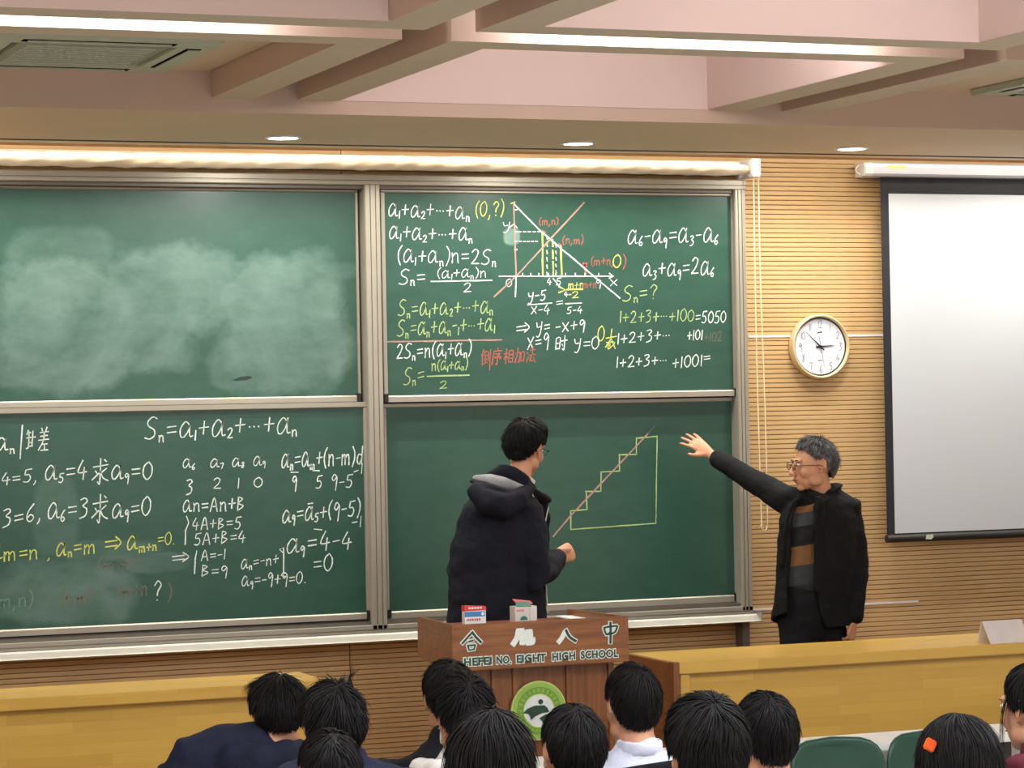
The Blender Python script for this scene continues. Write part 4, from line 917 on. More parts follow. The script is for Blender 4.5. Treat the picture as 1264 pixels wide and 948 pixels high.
def hair(parent, H, mtl, kind='short', seed=1, nst=900, thick=.0021, lift=.010, lo=-.80, vol=1.0, fringe=.46, side=.05, crown=(.1, -.45, .88), part=None, tufts=()):
    rnd = random.Random(seed); RX, RF, RU = .083*vol, .104*vol, .106*vol; oc = (0, -.012, .020)
    def lim(x, f):
        if f > .25: return lerp(side, fringe, (f-.25)/.45)
        return lerp(side, lo, (-f-(.2 if kind == 'short' else -.05))/(.35 if kind == 'short' else .45))
    def P(d, h=0):
        q = max(.05, math.sqrt(max(0, 1-d.z*d.z))); k = q**-.48 if d.z < 0 else 1.0
        e = lerp(-.006, 0, (d.z-lim(d.x, d.y))/.55) if kind == 'short' else 0
        return H.p(oc[0]+d.x*k*(RX+h+e), oc[1]+d.y*k*(RF+h+e), oc[2]+d.z*(RU+h))
    mb = MB(); NU, NV = 56, 34; idx = {}; vs = []; fs = []
    for j in range(NV+1):
        th = PI*.93*j/NV+.01
        for i in range(NU):
            ph = 2*PI*i/NU; d = V((math.sin(th)*math.cos(ph), math.sin(th)*math.sin(ph), math.cos(th)))
            if d.z > lim(d.x, d.y)-.03:
                h = .006*noise.noise(V((d.x*3+seed, d.y*3, d.z*3)))+.004*noise.noise(V((d.x*9+seed, d.y*9, d.z*9)))
                idx[(i, j)] = len(vs); vs.append(P(d, h-.003))
    for j in range(NV):
        for i in range(NU):
            k = [(i, j), ((i+1) % NU, j), ((i+1) % NU, j+1), (i, j+1)]
            if all(q in idx for q in k): fs.append(tuple(idx[q] for q in k))
    mb.add(vs, fs)
    cr_ = V(crown).normalized(); made = 0
    def strand(pts, r):
        rings = []
        for i, p in enumerate(pts):
            t = (pts[min(i+1, len(pts)-1)]-pts[max(i-1, 0)])
            if t.length < 1e-7: t = V((0, 0, 1))
            t.normalize(); a = t.cross(p-H.c)
            if a.length < 1e-6: a = V((1, 0, 0))
            a.normalize(); b = t.cross(a); f = 1-.85*(i/(len(pts)-1))**1.5
            rings.append([p+a*r*1.5*f*math.cos(q)+b*r*.7*f*math.sin(q) for q in (0, 2*PI/3, 4*PI/3)])
        mb.loft(rings, caps=False)
    nst = int(nst*1.35)
    while made < nst:
        z = rnd.uniform(-1, 1); ph = rnd.uniform(0, 2*PI); q = math.sqrt(1-z*z); d = V((q*math.cos(ph), q*math.sin(ph), z))
        if d.z < lim(d.x, d.y)+.02: continue
        made += 1; cl = noise.noise(V((d.x*5+seed*3, d.y*5, d.z*5)))
        n_ = rnd.randint(6, 9); ds = rnd.uniform(.07, .11)*(1.2 if kind != 'short' else 1); pts = []; h0 = rnd.uniform(-.002, .003); cut = rnd.uniform(-.10, .12); lf = lift*rnd.uniform(.3, 1.3)*(1+.8*cl)
        for i in range(n_):
            pts.append(P(d, h0+lf*(i/(n_-1))**1.3))
            fl = d-cr_; fl = fl-d*fl.dot(d)
            if fl.length < .02: fl = V((rnd.uniform(-1, 1), rnd.uniform(-1, 1), 0))
            fl.normalize(); sw = d.cross(fl)*(.5*noise.noise(V((d.x*2.2+seed, d.y*2.2, d.z*2.2)))+.25*cl)
            nd = (d+(fl+sw)*ds).normalized()
            if kind == 'short' and nd.z < lim(nd.x, nd.y)-cut: break
            if kind == 'short' and nd.z < lim(nd.x, nd.y)+.45: lf *= .72
            if kind != 'short' and nd.z < -.30:
                last = pts[-1]; L = rnd.uniform(.10, .24)*(1 if kind == 'long' else .5)
                out = V((last.x-H.c.x, last.y-H.c.y, 0)).normalized()
                for k in range(1, 7): pts.append(last+V((0, 0, -L*k/6))+out*(.012*math.sin(k/6*PI)+.004*cl))
                break
            d = nd
        if len(pts) > 2: strand(pts, thick*rnd.uniform(.6, 1.2))
    for (b, tip, bend, cnt) in tufts:
        for k in range(cnt):
            p0 = H.p(*[v+rnd.uniform(-.012, .012) for v in b]); p2 = H.p(*[v+rnd.uniform(-.016, .016) for v in tip]); pm_ = H.p(*[v+rnd.uniform(-.008, .008) for v in bend])
            strand([p0*(1-t)**2+pm_*2*t*(1-t)+p2*t*t for t in [i/7 for i in range(8)]], thick*.55)
    L = wloc(parent); me = bpy.data.meshes.new('hair'); me.from_pydata([tuple(p-L) for p in mb.v], [], mb.f); me.materials.append(M[mtl]); me.shade_smooth()
    o = bpy.data.objects.new('hair', me); COL.objects.link(o); o.parent = parent; return o
def handm(mb, wrist, fd, back, thumb, curl=(20, 25, 20), spread=.10, sc=1.0, thumb_dir=None, palm_w=.040, tl=1.0):
    # fd: finger direction, back: direction the back of the hand faces, thumb: side the thumb leaves from
    fd = V(fd).normalized(); back = V(back); back = (back-fd*back.dot(fd)).normalized(); th_ = V(thumb); th_ = (th_-fd*th_.dot(fd)-back*th_.dot(back)).normalized()
    w_ = V(wrist); s = sc
    sweep(mb, [(w_, .026*s, .018*s), (w_+fd*.03*s, .034*s, .017*s), (w_+fd*.065*s, palm_w*s, .015*s), (w_+fd*.088*s, palm_w*.96*s, .012*s)], 14, side=th_)
    for i, (off, L) in enumerate(((.030, .074), (.010, .082), (-.011, .076), (-.030, .060))):
        d = (fd+th_*off/.03*spread).normalized(); p = w_+(fd*(.086-.006*(i in (0, 3))-.006*(i == 3))+th_*off)*s; pts = [(p-d*.012*s, .0098*s, .0098*s), (p, .0096*s, .0096*s)]
        nrm = back; ax = d.cross(nrm).normalized(); ang = 0
        for k, fr_ in enumerate((.45, .30, .25)):
            ang += math.radians(curl[k]); dd_ = d*math.cos(ang)-nrm*math.sin(ang)
            p = p+dd_*L*fr_*s; pts.append((p, (.0088-.0010*k)*s, (.0085-.0010*k)*s))
        sweep(mb, pts, 10)
    td = V(thumb_dir).normalized() if thumb_dir else (th_*.8+fd*.75-back*.15).normalized()
    p = w_+(fd*.022+th_*.020)*s
    sweep(mb, [(p, .015*s, .014*s), (p+td*.032*s*tl, .012*s, .011*s), (p+(td+fd*.12).normalized()*.060*s*tl, .0095*s, .009*s), (p+(td+fd*.25).normalized()*.080*s*tl, .0075*s, .007*s)], 10)
# ------------------------------------------------------------------ the teacher
Yt = -.90
def T(px, py, Y=Yt): return at(px, py, Y)
ft = T(1008, 900); tea = thing('person', (ft.x, Yt, 0), 'grey-haired man in glasses and open black coat over a striped sweater, reaching toward the blackboard', 'person')
Ht = Head(T(1003, 574, -.93), (-.95, .10, -.06), (-.08, 0, 1), 1.03)
mb = MB(); Ht.flesh(mb)
sh = .0042
nb = T(1014, 612, -.90)
sweep(mb, [(Ht.p(0, -.020, -.055), .052, .058), (nb, .056, .060), (nb+V((0, 0, -.05)), .07, .07)], side=(1, 0, 0))
tors = [((1012, 622), .13, .075), ((1010, 650), .165, .10), ((1006, 690), .155, .105), ((1003, 730), .150, .105), ((1003, 750), .155, .11)]
sweep(mb, [(T(*p), a, b) for p, a, b in tors], 20, side=(1, 0, 0))
rs, re, rw = T(972, 618, -.84), T(926, 591, -.62), T(880, 563, -.40)
ls, le, lw = T(1046, 626, -.90), T(1056, 700, -.93), T(1053, 766, -1.0)
sweep(mb, [(T(1000, 626), .06, .06), (rs, .055, .055), ((rs+re)/2, .045, .045), (re, .040, .040), (rw, .028, .026)])
sweep(mb, [(T(1024, 626), .06, .06), (ls, .055, .055), (le, .042, .042), (lw, .028, .026)])
for k, px in ((-1, 988), (1, 1020)):
    h = T(px, 755); kn = V((h.x+.01*k, Yt-.02, .50)); an = V((h.x+.02*k, Yt+.02, .09))
    sweep(mb, [(h, .085, .085), (kn, .056, .056), (an, .040, .042)], side=(1, 0, 0)); sweep(mb, [(an+V((0, .03, -.05)), .04, .032), (an+V((0, -.14, -.06)), .045, .026)], side=(1, 0, 0))
fdir = (T(845, 536, -.32)-rw)
handm(mb, rw+fdir.normalized()*.015, fdir, (.1, -1, .25), (-.25, 0, -1), curl=(6, 10, 8), spread=.22, sc=1.02, thumb_dir=(-1, .2, -.12))
handm(mb, lw, (-.15, -.05, -1), (.6, -.8, 0), (-.8, -.6, 0), curl=(60, 75, 50), spread=.02, sc=1.0, thumb_dir=(-.55, -.5, -.6))
body = finish('body', mb, 'skin', tea, .0055, 3)
Ht.face(tea)
hair(tea, Ht, 'hair_grey', 'short', 5, 1700, .0024, .016, lo=-.82, vol=1.04, fringe=.56, side=.08, crown=(.15, -.5, .85))
# spectacles
gf = MB()
for k in (-1, 1):
    sweep(gf, [(Ht.p(k*.032+.023*math.cos(a), .108, .004+.017*math.sin(a)), .0016, .0016) for a in [2*PI*i/16 for i in range(17)]], 6)
    sweep(gf, [(Ht.p(k*.055, .106, .008), .0017, .0022), (Ht.p(k*.076, .085, .006), .0017, .0024), (Ht.p(k*.084, .0, .002), .0017, .0022), (Ht.p(k*.083, -.02, -.006), .0015, .002)], 6)
sweep(gf, [(Ht.p(-.010, .110, .008), .0016, .0016), (Ht.p(0, .113, .010), .0016, .0016), (Ht.p(.010, .110, .008), .0016, .0016)], 6)
sp_ = build('spectacles', gf, 'glasses', tea, smooth=True)
for k in (-1, 1):
    build('lens', MB().loft([[Ht.p(k*.032+.022*math.cos(2*PI*i/16), f, .004+.016*math.sin(2*PI*i/16)) for i in range(16)] for f in (.1075, .1085)]), 'glass', sp_)
# sweater with stripes
def zp(py): return at(985, py, -1.02).z
def sweater_mat():
    m = bpy.data.materials.new('striped knit'); nt, b = nodes(m)
    co = coords(nt, (1, 1, 1), 'World'); sx = nt.nodes.new('ShaderNodeSeparateXYZ'); nt.links.new(co, sx.inputs[0])
    z0, z1 = zp(735), zp(600)
    zz = mth(nt, 'ADD', sx.outputs[2], mth(nt, 'MULTIPLY', mth(nt, 'SUBTRACT', sx.outputs[0], T(985, 680).x), -.18))
    f = mth(nt, 'DIVIDE', mth(nt, 'SUBTRACT', zz, z0), z1-z0, clamp=True)
    s = lambda py: (zp(py)-z0)/(z1-z0)
    bl, tn, gy, mg = srgb(16, 16, 19), srgb(128, 90, 50), srgb(56, 60, 64), srgb(40, 42, 46)
    r = ramp(nt, f, [(0, mg), (s(722), gy), (s(698), tn), (s(674), bl), (s(650), gy), (s(634), tn), (s(618), bl)], True)
    n = noisen(nt, coords(nt, (1, 1, 1), 'World'), 220, 2)
    nt.links.new(mixc(nt, mth(nt, 'MULTIPLY', n, .45), r, (.01, .01, .01)), b.inputs['Base Color']); b.inputs['Roughness'].default_value = .95
    return m
mb = MB(); sweep(mb, [(T(1009, 616), .10, .075), (T(1011, 624), .145, .09), (T(1010, 650), .178, .113), (T(1006, 690), .168, .118), (T(1003, 722), .165, .12)], 24, side=(1, 0, 0))
sweep(mb, [(nb+V((0, 0, -.035)), .070, .066), (nb+V((0, 0, .0)), .064, .062)], side=(1, 0, 0))
finish('sweater', mb, sweater_mat(), tea, .007, 4, .004, 16)
mb = MB(); sweep(mb, [(T(1003, 722), .160, .115), (T(1003, 750), .170, .122), (T(1003, 770), .165, .12)], 20, side=(1, 0, 0))
for k, px in ((-1, 985), (1, 1020)):
    h = T(px, 765); sweep(mb, [(h, .098, .105), (V((h.x+.01*k, Yt-.02, .50)), .080, .082), (V((h.x+.02*k, Yt+.01, .10)), .062, .066)], side=(1, 0, 0))
finish('trousers', mb, 'trousers', tea, .010, 4, .006, 10)
for k, px in ((-1, 985), (1, 1020)):
    h = T(px, 765); mb = MB(); sweep(mb, [(V((h.x+.02*k, Yt+.06, .045)), .044, .042), (V((h.x+.02*k, Yt-.06, .042)), .048, .038), (V((h.x+.025*k, Yt-.17, .032)), .042, .028)], side=(1, 0, 0)); finish('shoe', mb, 'black', tea, .008, 3)
# open coat
mb = MB(); rows = [((1011, 612), .125, .085, -140, -116), ((1012, 621), .185, .108, -148, -116), ((1012, 640), .212, .130, -152, -115), ((1012, 670), .215, .138, -154, -114), ((1009, 700), .212, .142, -155, -113), ((1007, 730), .214, .145, -154, -110), ((1006, 755), .222, .15, -150, -102), ((1006, 772), .226, .155, -146, -95)]
NA = 40; t_ = .014
outr = []; innr = []
for (p, a, b, g0, g1) in rows:
    c = T(*p); a0 = math.radians(g1); a1 = math.radians(g0+360); ro = []; ri = []
    for i in range(NA+1):
        q = a0+(a1-a0)*i/NA; c = T(*p)+V((0, 0, (.075 if p[1] > 760 else .02 if p[1] > 740 else 0)*max(0, (i/NA-.72)/.28)));ro.append(c+V((a*math.cos(q), b*math.sin(q), 0))); ri.append(c+V(((a-t_)*math.cos(q), (b-t_)*math.sin(q), 0)))
    outr.append(ro+ri[::-1])
mb.loft(outr)
sweep(mb, [(T(1000, 622), .070, .072), (rs, .074, .074), ((rs+re)/2, .066, .064), (re, .058, .056), (rw+(re-rw)*.12, .048, .046)])
sweep(mb, [(T(1026, 622), .085, .078), (ls+V((-.01, 0, 0)), .082, .080), (le, .068, .068), (lw+(le-lw)*.10, .052, .052)])
# collar and lapels
def lap(pts, a=.030, b=.013): sweep(mb, [(T(x, y, Y_), a, b) for x, y, Y_ in pts], 12, side=(1, 0, 0))
lap([(1029, 604, -.90), (1022, 611, -.98), (1013, 620, -1.02), (1010, 645, -1.03), (1009, 690, -1.035), (1010, 730, -1.04)], .024, .008)
lap([(1000, 604, -.82), (990, 610, -.93), (980, 620, -.98), (972, 640, -.985), (968, 670, -.985), (965, 700, -.98)], .014, .007)
sweep(mb, [(T(1023, 607, -.97), .014, .030), (T(1031, 600, -.92), .014, .036), (T(1032, 599, -.85), .014, .038), (T(1020, 600, -.79), .014, .036), (T(1004, 603, -.80), .014, .03)], 12, side=(0, 0, 1))
finish('coat', mb, 'coat_black', tea, .0075, 3, .007, 9)
# ------------------------------------------------------------------ the student at the board
Ys = -1.10
def S(px, py, Y=Ys): return at(px, py, Y)
stp = S(617, 900); stu = thing('person', (stp.x, Ys, 0), 'student in a dark navy hooded parka seen from behind, standing between lectern and blackboard', 'person')
Hs = Head(S(650, 553, -1.06), (.74, .66, -.22), (.12, 0, 1), 1.0)
mb = MB(); Hs.flesh(mb)
sn = S(640, 597, -1.10)
sweep(mb, [(Hs.p(0, -.025, -.05), .048, .054), (sn, .056, .058), (sn+V((0, 0, -.06)), .07, .07)], side=(1, 0, 0))
sweep(mb, [(S(628, 612), .12, .07), (S(622, 650), .165, .10), (S(617, 700), .15, .10), (S(617, 750), .16, .11)], 20, side=(1, 0, 0))
a_s, a_e, a_w = S(652, 634, -1.16), S(661, 716, -1.22), S(687, 689, -1.02)
b_s, b_e, b_w = S(591, 630, -1.08), S(570, 702, -1.10), S(592, 722, -.90)
sweep(mb, [(S(632, 622), .06, .06), (a_s, .055, .055), (a_e, .042, .042), (a_w, .028, .026)]); sweep(mb, [(S(605, 622), .06, .06), (b_s, .055, .055), (b_e, .042, .042), (b_w, .028, .026)])
for k, px in ((-1, 600), (1, 634)):
    h = S(px, 765); kn = V((h.x+.01*k, Ys+.02, .50)); an = V((h.x+.02*k, Ys-.02, .09))
    sweep(mb, [(h, .088, .088), (kn, .056, .056), (an, .040, .042)], side=(1, 0, 0)); sweep(mb, [(an+V((0, -.03, -.05)), .04, .032), (an+V((0, .14, -.06)), .045, .026)], side=(1, 0, 0))
handm(mb, a_w+V((0, 0, .005)), (.90, .38, .22), (.30, -.90, .30), (-.2, .1, 1), curl=(55, 80, 60), spread=.04, sc=1.15, thumb_dir=(.85, -.35, .05), tl=.62)
handm(mb, b_w, (.4, .8, -.2), (-.3, -.3, 1), (.8, -.2, 0), curl=(25, 40, 30), spread=.05)
finish('body', mb, 'skin', stu, .0055, 3)
Hs.face(stu)
hair(stu, Hs, 'hair', 'short', 11, 2200, .0028, .016, lo=-.80, vol=1.10, fringe=.45, side=.0, crown=(.0, -.5, .85))
gf = MB()
for k in (-1, 1):
    sweep(gf, [(Hs.p(k*.032+.023*math.cos(a), .108, .004+.017*math.sin(a)), .0016, .0016) for a in [2*PI*i/16 for i in range(17)]], 6)
    sweep(gf, [(Hs.p(k*.055, .106, .008), .0018, .0024), (Hs.p(k*.080, .080, .006), .0018, .0024), (Hs.p(k*.086, .0, .002), .0018, .0024), (Hs.p(k*.084, -.02, -.006), .0016, .002)], 6)
sweep(gf, [(Hs.p(-.010, .110, .008), .0016, .0016), (Hs.p(.010, .110, .008), .0016, .0016)], 6)
build('spectacles', gf, 'black', stu, smooth=True)
chk = a_w+V((.50, .55, .16)).normalized()*.10+V((0, .02, .03)); mb = MB()
# parka
mb = MB()
sweep(mb, [(S(628, 600), .10, .09), (S(626, 612), .150, .115), (S(621, 636), .200, .14), (S(614, 680), .222, .150), (S(612, 720), .226, .15), (S(614, 765), .240, .155), (S(614, 790), .235, .15)], 24, side=(1, 0, 0))
sweep(mb, [(S(632, 622), .09, .085), (a_s+V((-.01, 0, 0)), .085, .085), ((a_s+a_e)/2, .080, .080), (a_e, .074, .074), ((a_e+a_w)/2, .066, .064), (a_w+(a_e-a_w)*.05, .054, .052)])
sweep(mb, [(S(606, 624), .08, .08), (b_s+V((-.005, 0, 0)), .076, .078), ((b_s+b_e)/2+V((.01, 0, 0)), .078, .078), (b_e, .072, .072), (b_w+(b_e-b_w)*.1, .052, .050)])
# open front flap and standing collar at the right
sweep(mb, [(S(668, 617, -1.02), .030, .014), (S(672, 640, -1.0), .032, .014), (S(668, 700, -.98), .03, .014), (S(668, 765, -.98), .03, .016)], 12, side=(1, 0, 0))
sweep(mb, [(S(648, 600, -1.17), .016, .03), (S(660, 608, -1.12), .016, .034), (S(674, 618, -1.02), .014, .026)], 12, side=(0, 0, 1))
# hood hanging on the back
sweep(mb, [(S(588, 606, -1.20), .040, .040), (S(604, 622, -1.25), .062, .055), (S(622, 626, -1.265), .066, .058), (S(640, 616, -1.25), .048, .048), (S(654, 604, -1.18), .028, .034)], 16, side=(0, 0, 1))
sweep(mb, [(S(584, 594, -1.14), .016, .030), (S(604, 601, -1.23), .014, .026), (S(626, 607, -1.25), .014, .026), (S(645, 607, -1.22), .014, .026), (S(654, 600, -1.15), .014, .026)], 12, side=(0, 0, 1))
sweep(mb, [(S(604, 588, -1.10), .020, .035), (S(618, 583, -1.15), .034, .03), (S(634, 585, -1.165), .034, .03), (S(648, 593, -1.15), .030, .028), (S(658, 602, -1.10), .022, .022)], 12, side=(0, 0, 1))
pk = finish('parka', mb, 'parka', stu, .0075, 3, .009, 8)
mb = MB(); sweep(mb, [(S(588, 591, -1.13), .018, .022), (S(604, 593, -1.18), .030, .03), (S(622, 597, -1.20), .030, .03), (S(640, 602, -1.19), .020, .022), (S(648, 603, -1.17), .012, .014)], 14, side=(0, 0, 1))
build('hood_lining', mb, 'parka_lining', pk, smooth=True)
mb = MB(); sweep(mb, [(S(635, 580, -1.12), .004, .020), (S(648, 588, -1.13), .004, .02), (S(658, 598, -1.10), .004, .02)], 10, side=(0, 1, 0)); sweep(mb, [(S(655, 606, -1.15), .004, .012), (S(658, 613, -1.14), .004, .012)], 8)
build('shirt_collar', mb, 'cream', stu, smooth=True)
mb = MB(); sweep(mb, [(S(677, 626, -1.03), .0028, .004), (S(673, 645, -1.03), .0028, .004)], 8); build('zip', mb, 'cream', pk)
mb = MB(); sweep(mb, [(S(674, 718, -1.02), .0028, .004), (S(676, 756, -1.02), .0028, .004)], 8); build('zip', mb, 'cream', pk)
mb = MB()
for k, px in ((-1, 600), (1, 634)):
    h = S(px, 765); sweep(mb, [(h, .105, .11), (V((h.x+.01*k, Ys+.02, .50)), .080, .082), (V((h.x+.02*k, Ys-.01, .10)), .062, .066)], side=(1, 0, 0))
finish('trousers', mb, 'trousers', stu, .010, 4, .006, 10)
for k, px in ((-1, 600), (1, 634)):
    h = S(px, 765); mb = MB(); sweep(mb, [(V((h.x+.02*k, Ys-.06, .045)), .044, .042), (V((h.x+.02*k, Ys+.06, .042)), .048, .038), (V((h.x+.025*k, Ys+.17, .032)), .042, .028)], side=(1, 0, 0)); finish('shoe', mb, 'offwhite', stu, .008, 3)
# ------------------------------------------------------------------ the audience
def seated(label, px, top, w_, F, jacket, yawb=0, hk=None, tilt=0, lean=0, width=1.0, hw_=.185, dx=0, floor=-.12, collar=None, hood=False, U=None, dz=.055):
    dep = FPX*hw_/w_; cyp = top+.128*FPX/dep; c = CAM+ray(px, cyp)*(dep/FPX)
    base = V((c.x, c.y-.1, floor)); t = thing('person', base, label, 'person', None)
    F = V(F); H = Head(c, F, U or (0, 0, 1), 1.0)
    bf = V((math.sin(yawb), math.cos(yawb), 0)); bx = V((bf.y, -bf.x, 0)); up = V((0, 0, 1))
    def B(x, f, u): return c+bx*(x+dx*max(0, min(1, (-u-.1)/.2)))+bf*(f-.03+lean*max(-.6, u)*1.0)+up*(u+dz*max(0, min(1, (-u-.08)/.12)))
    hipz = floor+.50-c.z; W_ = width
    mb = MB(); H.flesh(mb)
    sweep(mb, [(H.p(0, -.022, -.05), .050, .055), (B(0, -.02, -.16), .055, .058), (B(0, -.02, -.22), .075, .07)], side=bx)
    sweep(mb, [(B(0, 0, -.26), .13, .075), (B(0, 0, -.36), .165, .10), (B(0, 0, -.52), .15, .10), (B(0, 0, hipz), .165, .115)], 16, side=bx)
    J = {}
    for k in (-1, 1):
        s_, e_, w2 = B(k*.185, 0, -.27), B(k*.235, .06, -.53), B(k*.12, .20, -.62); J[k] = (s_, e_, w2)
        sweep(mb, [(B(k*.08, 0, -.25), .055, .055), (s_, .052, .052), (e_, .040, .040), (w2, .026, .026)], 12)
        h_, kn, an = B(k*.09, .04, hipz), B(k*.12, .46, hipz+.03), V((B(k*.12, .48, 0).x, B(k*.12, .48, 0).y, floor+.08))
        sweep(mb, [(h_, .080, .075), (kn, .055, .055), (an, .040, .040)], 12); sweep(mb, [(an+bf*-.02+up*-.04, .038, .03), (an+bf*.14+up*-.05, .042, .024)], 10, side=bx)
        handm(mb, w2, bf-up*.1-bx*k*.4, up, -bx*k, curl=(15, 20, 20))
    finish('body', mb, 'skin', t, .009, 3); H.face(t)
    hair(t, H, hk.pop('m', 'hair'), **hk) if hk else None
    mb = MB()
    sweep(mb, [(B(0, -.01, -.185), .085*W_, .075), (B(0, -.01, -.215), .125*W_, .09), (B(0, -.005, -.25), .185*W_, .105), (B(0, 0, -.36), .205*W_, .135), (B(0, 0, -.52), .20*W_, .14), (B(0, 0, hipz), .205*W_, .145)], 20, side=bx)
    for k in (-1, 1):
        s_, e_, w2 = J[k]; sweep(mb, [(B(k*.09, 0, -.26), .075, .075), (s_, .082, .080), (e_, .068, .066), (w2+(e_-w2)*.12, .048, .046)], 12)
    sweep(mb, [(B(.062*math.cos(a), -.018+.062*math.sin(a), -.160+.012*math.sin(a)*-1), .018, .012) for a in [2*PI*i/10 for i in range(11)]], 10, side=(0, 0, 1))
    if hood:
        sweep(mb, [(B(-.13, -.02, -.19), .035, .035), (B(-.09, -.10, -.21), .055, .05), (B(0, -.135, -.23), .068, .055), (B(.09, -.10, -.21), .055, .05), (B(.13, -.02, -.19), .035, .035)], 14, side=(0, 0, 1))
    jk = finish('jacket', mb, jacket, t, .011, 3, .010, 9)
    if collar:
        mb = MB(); sweep(mb, [(B(.064*math.cos(a), -.020+.066*math.sin(a), -.150), .022, .006) for a in [2*PI*i/14 for i in range(15)]], 10, side=(0, 0, 1)); build('collar', mb, collar, t, smooth=True)
    mb = MB()
    for k in (-1, 1):
        h_, kn, an = B(k*.09, .04, hipz), B(k*.12, .46, hipz+.03), V((B(k*.12, .48, 0).x, B(k*.12, .48, 0).y, floor+.10))
        sweep(mb, [(h_, .100, .092), (kn, .072, .072), (an, .056, .056)], 12)
    finish('trousers', mb, 'trousers', t, .013, 3)
    for k in (-1, 1):
        an = V((B(k*.12, .48, 0).x, B(k*.12, .48, 0).y, floor)); mb = MB(); sweep(mb, [(an-bf*.05+up*.04, .042, .038), (an+bf*.06+up*.038, .046, .034), (an+bf*.16+up*.03, .04, .026)], 12, side=bx); build('shoe', mb, 'offwhite', t, smooth=True)
    return t, H, B, jk
N_ = V((.10, 1, 0)).normalized()
seated('student with messy black hair and a hooded navy jacket, farthest left in the seats', 343, 835, 78, (.15, 1, -.35), 'navy', yawb=.1, width=1.25, hw_=.20, dx=-.16, hood=True, dz=.10,
       hk=dict(seed=21, nst=1100, lift=.018, vol=1.09, lo=-.80, side=-.05, tufts=(((-.05, -.03, .10), (-.10, .0, .085), (-.08, -.02, .125), 26),)))
seated('student in a slate navy jacket with tufts of black hair standing up', 410, 842, 86, (.1, 1, -.12), 'navy_light', yawb=.05, width=1.2, dx=-.02, dz=.11, hw_=.19,
       hk=dict(seed=22, nst=1100, lift=.016, vol=1.05, lo=-.84, side=-.1, tufts=(((.05, -.03, .11), (.075, -.03, .165), (.045, -.03, .14), 12), ((.02, -.03, .12), (.045, -.02, .135), (.03, -.02, .14), 14))))
seated('student with short cropped hair in front of the navy jackets, at the bottom edge', 406, 898, 86, (.12, 1, -.05), 'dark_jacket', floor=-.06, hw_=.175,
       hk=dict(seed=23, nst=900, thick=.0018, lift=.004, vol=.99, lo=-.84, side=.05, crown=(-.02, -.5, .86)))
seated('student in a black jacket half hidden behind another head, left of the lectern badge', 553, 814, 68, (.2, 1, -.05), 'dark_jacket', hw_=.18,
       hk=dict(seed=24, nst=900, lift=.010, vol=1.02, lo=-.80, side=-.1))
t5, H5, B5, j5 = seated('student with a cream hood at the neck, left of the lectern badge', 572, 831, 84, (.16, 1, -.12), 'cream', yawb=.1, dx=-.03, hood=True, floor=-.12, hw_=.20,
       hk=dict(seed=25, nst=1100, lift=.012, vol=1.04, lo=-.84, side=-.2, crown=(.05, -.75, .66)))
mb = MB(); sweep(mb, [(H5.p(.078, .02, -.03), .022, .004), (H5.p(.074, .05, -.035), .03, .004), (H5.p(.05, .092, -.04), .036, .004), (H5.p(0, .118, -.045), .042, .004), (H5.p(-.05, .092, -.04), .036, .004)], 10, side=(0, 0, 1)); build('face_mask', mb, 'paper', t5, smooth=True)
seated('girl with long loose black hair at the bottom edge, below the lectern badge', 604, 880, 112, (.12, 1, -.08), 'charcoal', hw_=.205, floor=-.06,
       hk=dict(seed=26, kind='long', nst=1500, lift=.012, vol=1.12, lo=-.9, side=-.5, fringe=.3, crown=(.0, -.2, .97), tufts=(((-.01, -.03, .125), (-.06, -.04, .150), (-.03, -.03, .150), 10),)))
seated('student with smooth black hair and both ears showing, covering part of the badge', 706, 869, 84, (.10, 1, -.06), 'charcoal', floor=-.06, hw_=.178,
       hk=dict(seed=27, nst=1300, lift=.006, vol=1.02, lo=-.82, side=.05, crown=(.05, -.35, .93)))
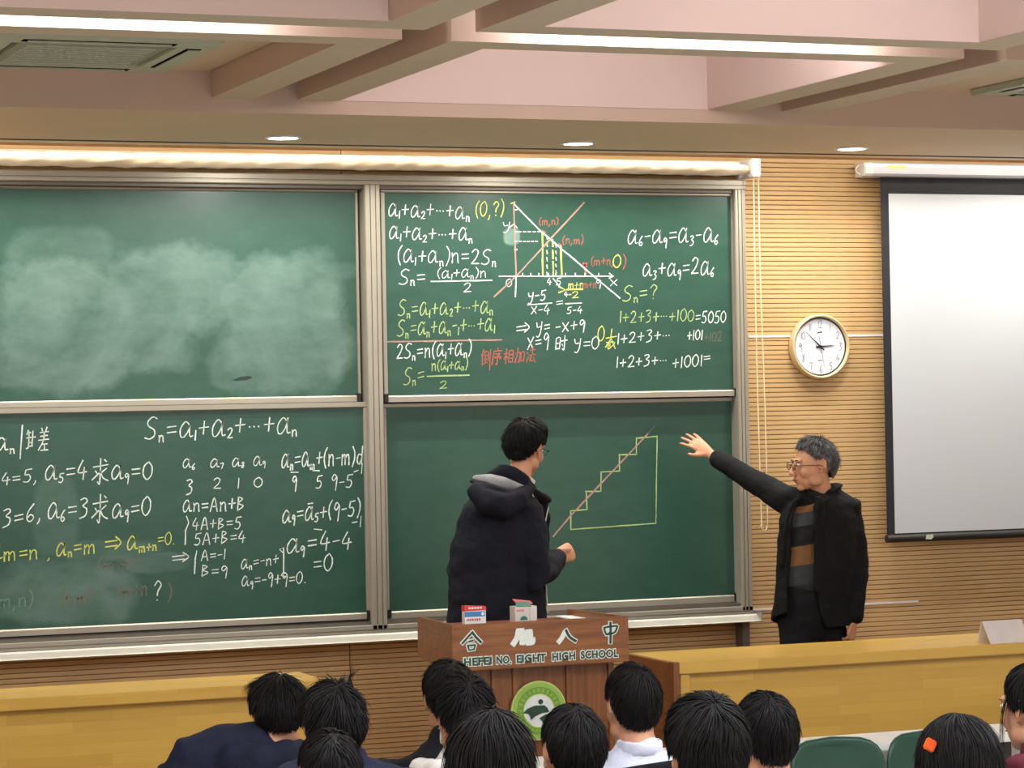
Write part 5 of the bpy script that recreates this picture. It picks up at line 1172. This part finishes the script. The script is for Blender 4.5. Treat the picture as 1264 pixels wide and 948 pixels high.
t8, H8, B8, j8 = seated('student with cropped hair and a pale shirt collar right of the badge', 780, 819, 80, (.12, 1, -.02), 'pale_shirt', collar='pale_shirt', hw_=.195, width=.95,
       hk=dict(seed=28, nst=1000, thick=.0018, lift=.005, vol=1.03, lo=-.82, side=.02, crown=(.12, -.45, .88)))
mb = MB(); sweep(mb, [(B8(-.20, -.085, -.235), .018, .010), (B8(-.10, -.115, -.235), .018, .010), (B8(0, -.125, -.225), .018, .010), (B8(.10, -.115, -.22), .018, .010), (B8(.20, -.085, -.21), .018, .010)], 10, side=(0, 0, 1)); build('dark_shoulder_band', mb, 'dark_jacket', j8, smooth=True)
seated('student with thick glossy black hair in black, right of the pale collar', 870, 860, 103, (.10, 1, -.05), 'dark_jacket', hw_=.192, floor=-.06,
       hk=dict(seed=29, nst=1500, lift=.009, vol=1.12, lo=-.84, side=-.2, crown=(.02, -.55, .83)))
seated('student with short hair and one ear showing, left of the green chairs', 943, 853, 80, (.06, 1, -.02), 'grey_coat', collar='pale_shirt', yawb=-.1, hw_=.175,
       hk=dict(seed=30, nst=1000, thick=.002, lift=.006, vol=1.02, lo=-.80, side=.02, crown=(-.05, -.5, .86)))
t11, H11, B11, j11 = seated('girl with long dark hair and an orange clip by the green chairs', 1182, 886, 104, (.0, 1, -.1), 'dark_jacket', hw_=.20, floor=-.06,
       hk=dict(seed=31, kind='long', nst=1500, lift=.008, vol=1.10, lo=-.9, side=-.5, fringe=.3, crown=(.05, .1, .99)))
q = H11.p(-.098, -.050, .070); mb = MB(); rt_ = Matrix.Rotation(.5, 3, 'Y')
mb.add([q+rt_ @ V((x, y, z)) for z in (-.014, .014) for y in (-.006, .006) for x in (-.014, .014)], [(0, 2, 3, 1), (4, 5, 7, 6), (0, 1, 5, 4), (2, 6, 7, 3), (0, 4, 6, 2), (1, 3, 7, 5)]); build('hair_clip', mb, 'orange', t11, bevel=.003)
seated('girl in a maroon jacket at the right edge, face turned to the board', 1276, 818, 80, (-.22, .97, -.05), 'maroon', yawb=-.3, hw_=.18, hood=True,
       hk=dict(seed=32, nst=1100, lift=.006, vol=1.02, lo=-.84, side=-.25, fringe=.4, crown=(0, -.2, .97), tufts=(((-.07, .03, .03), (-.085, .045, -.13), (-.098, .04, -.04), 10),)))
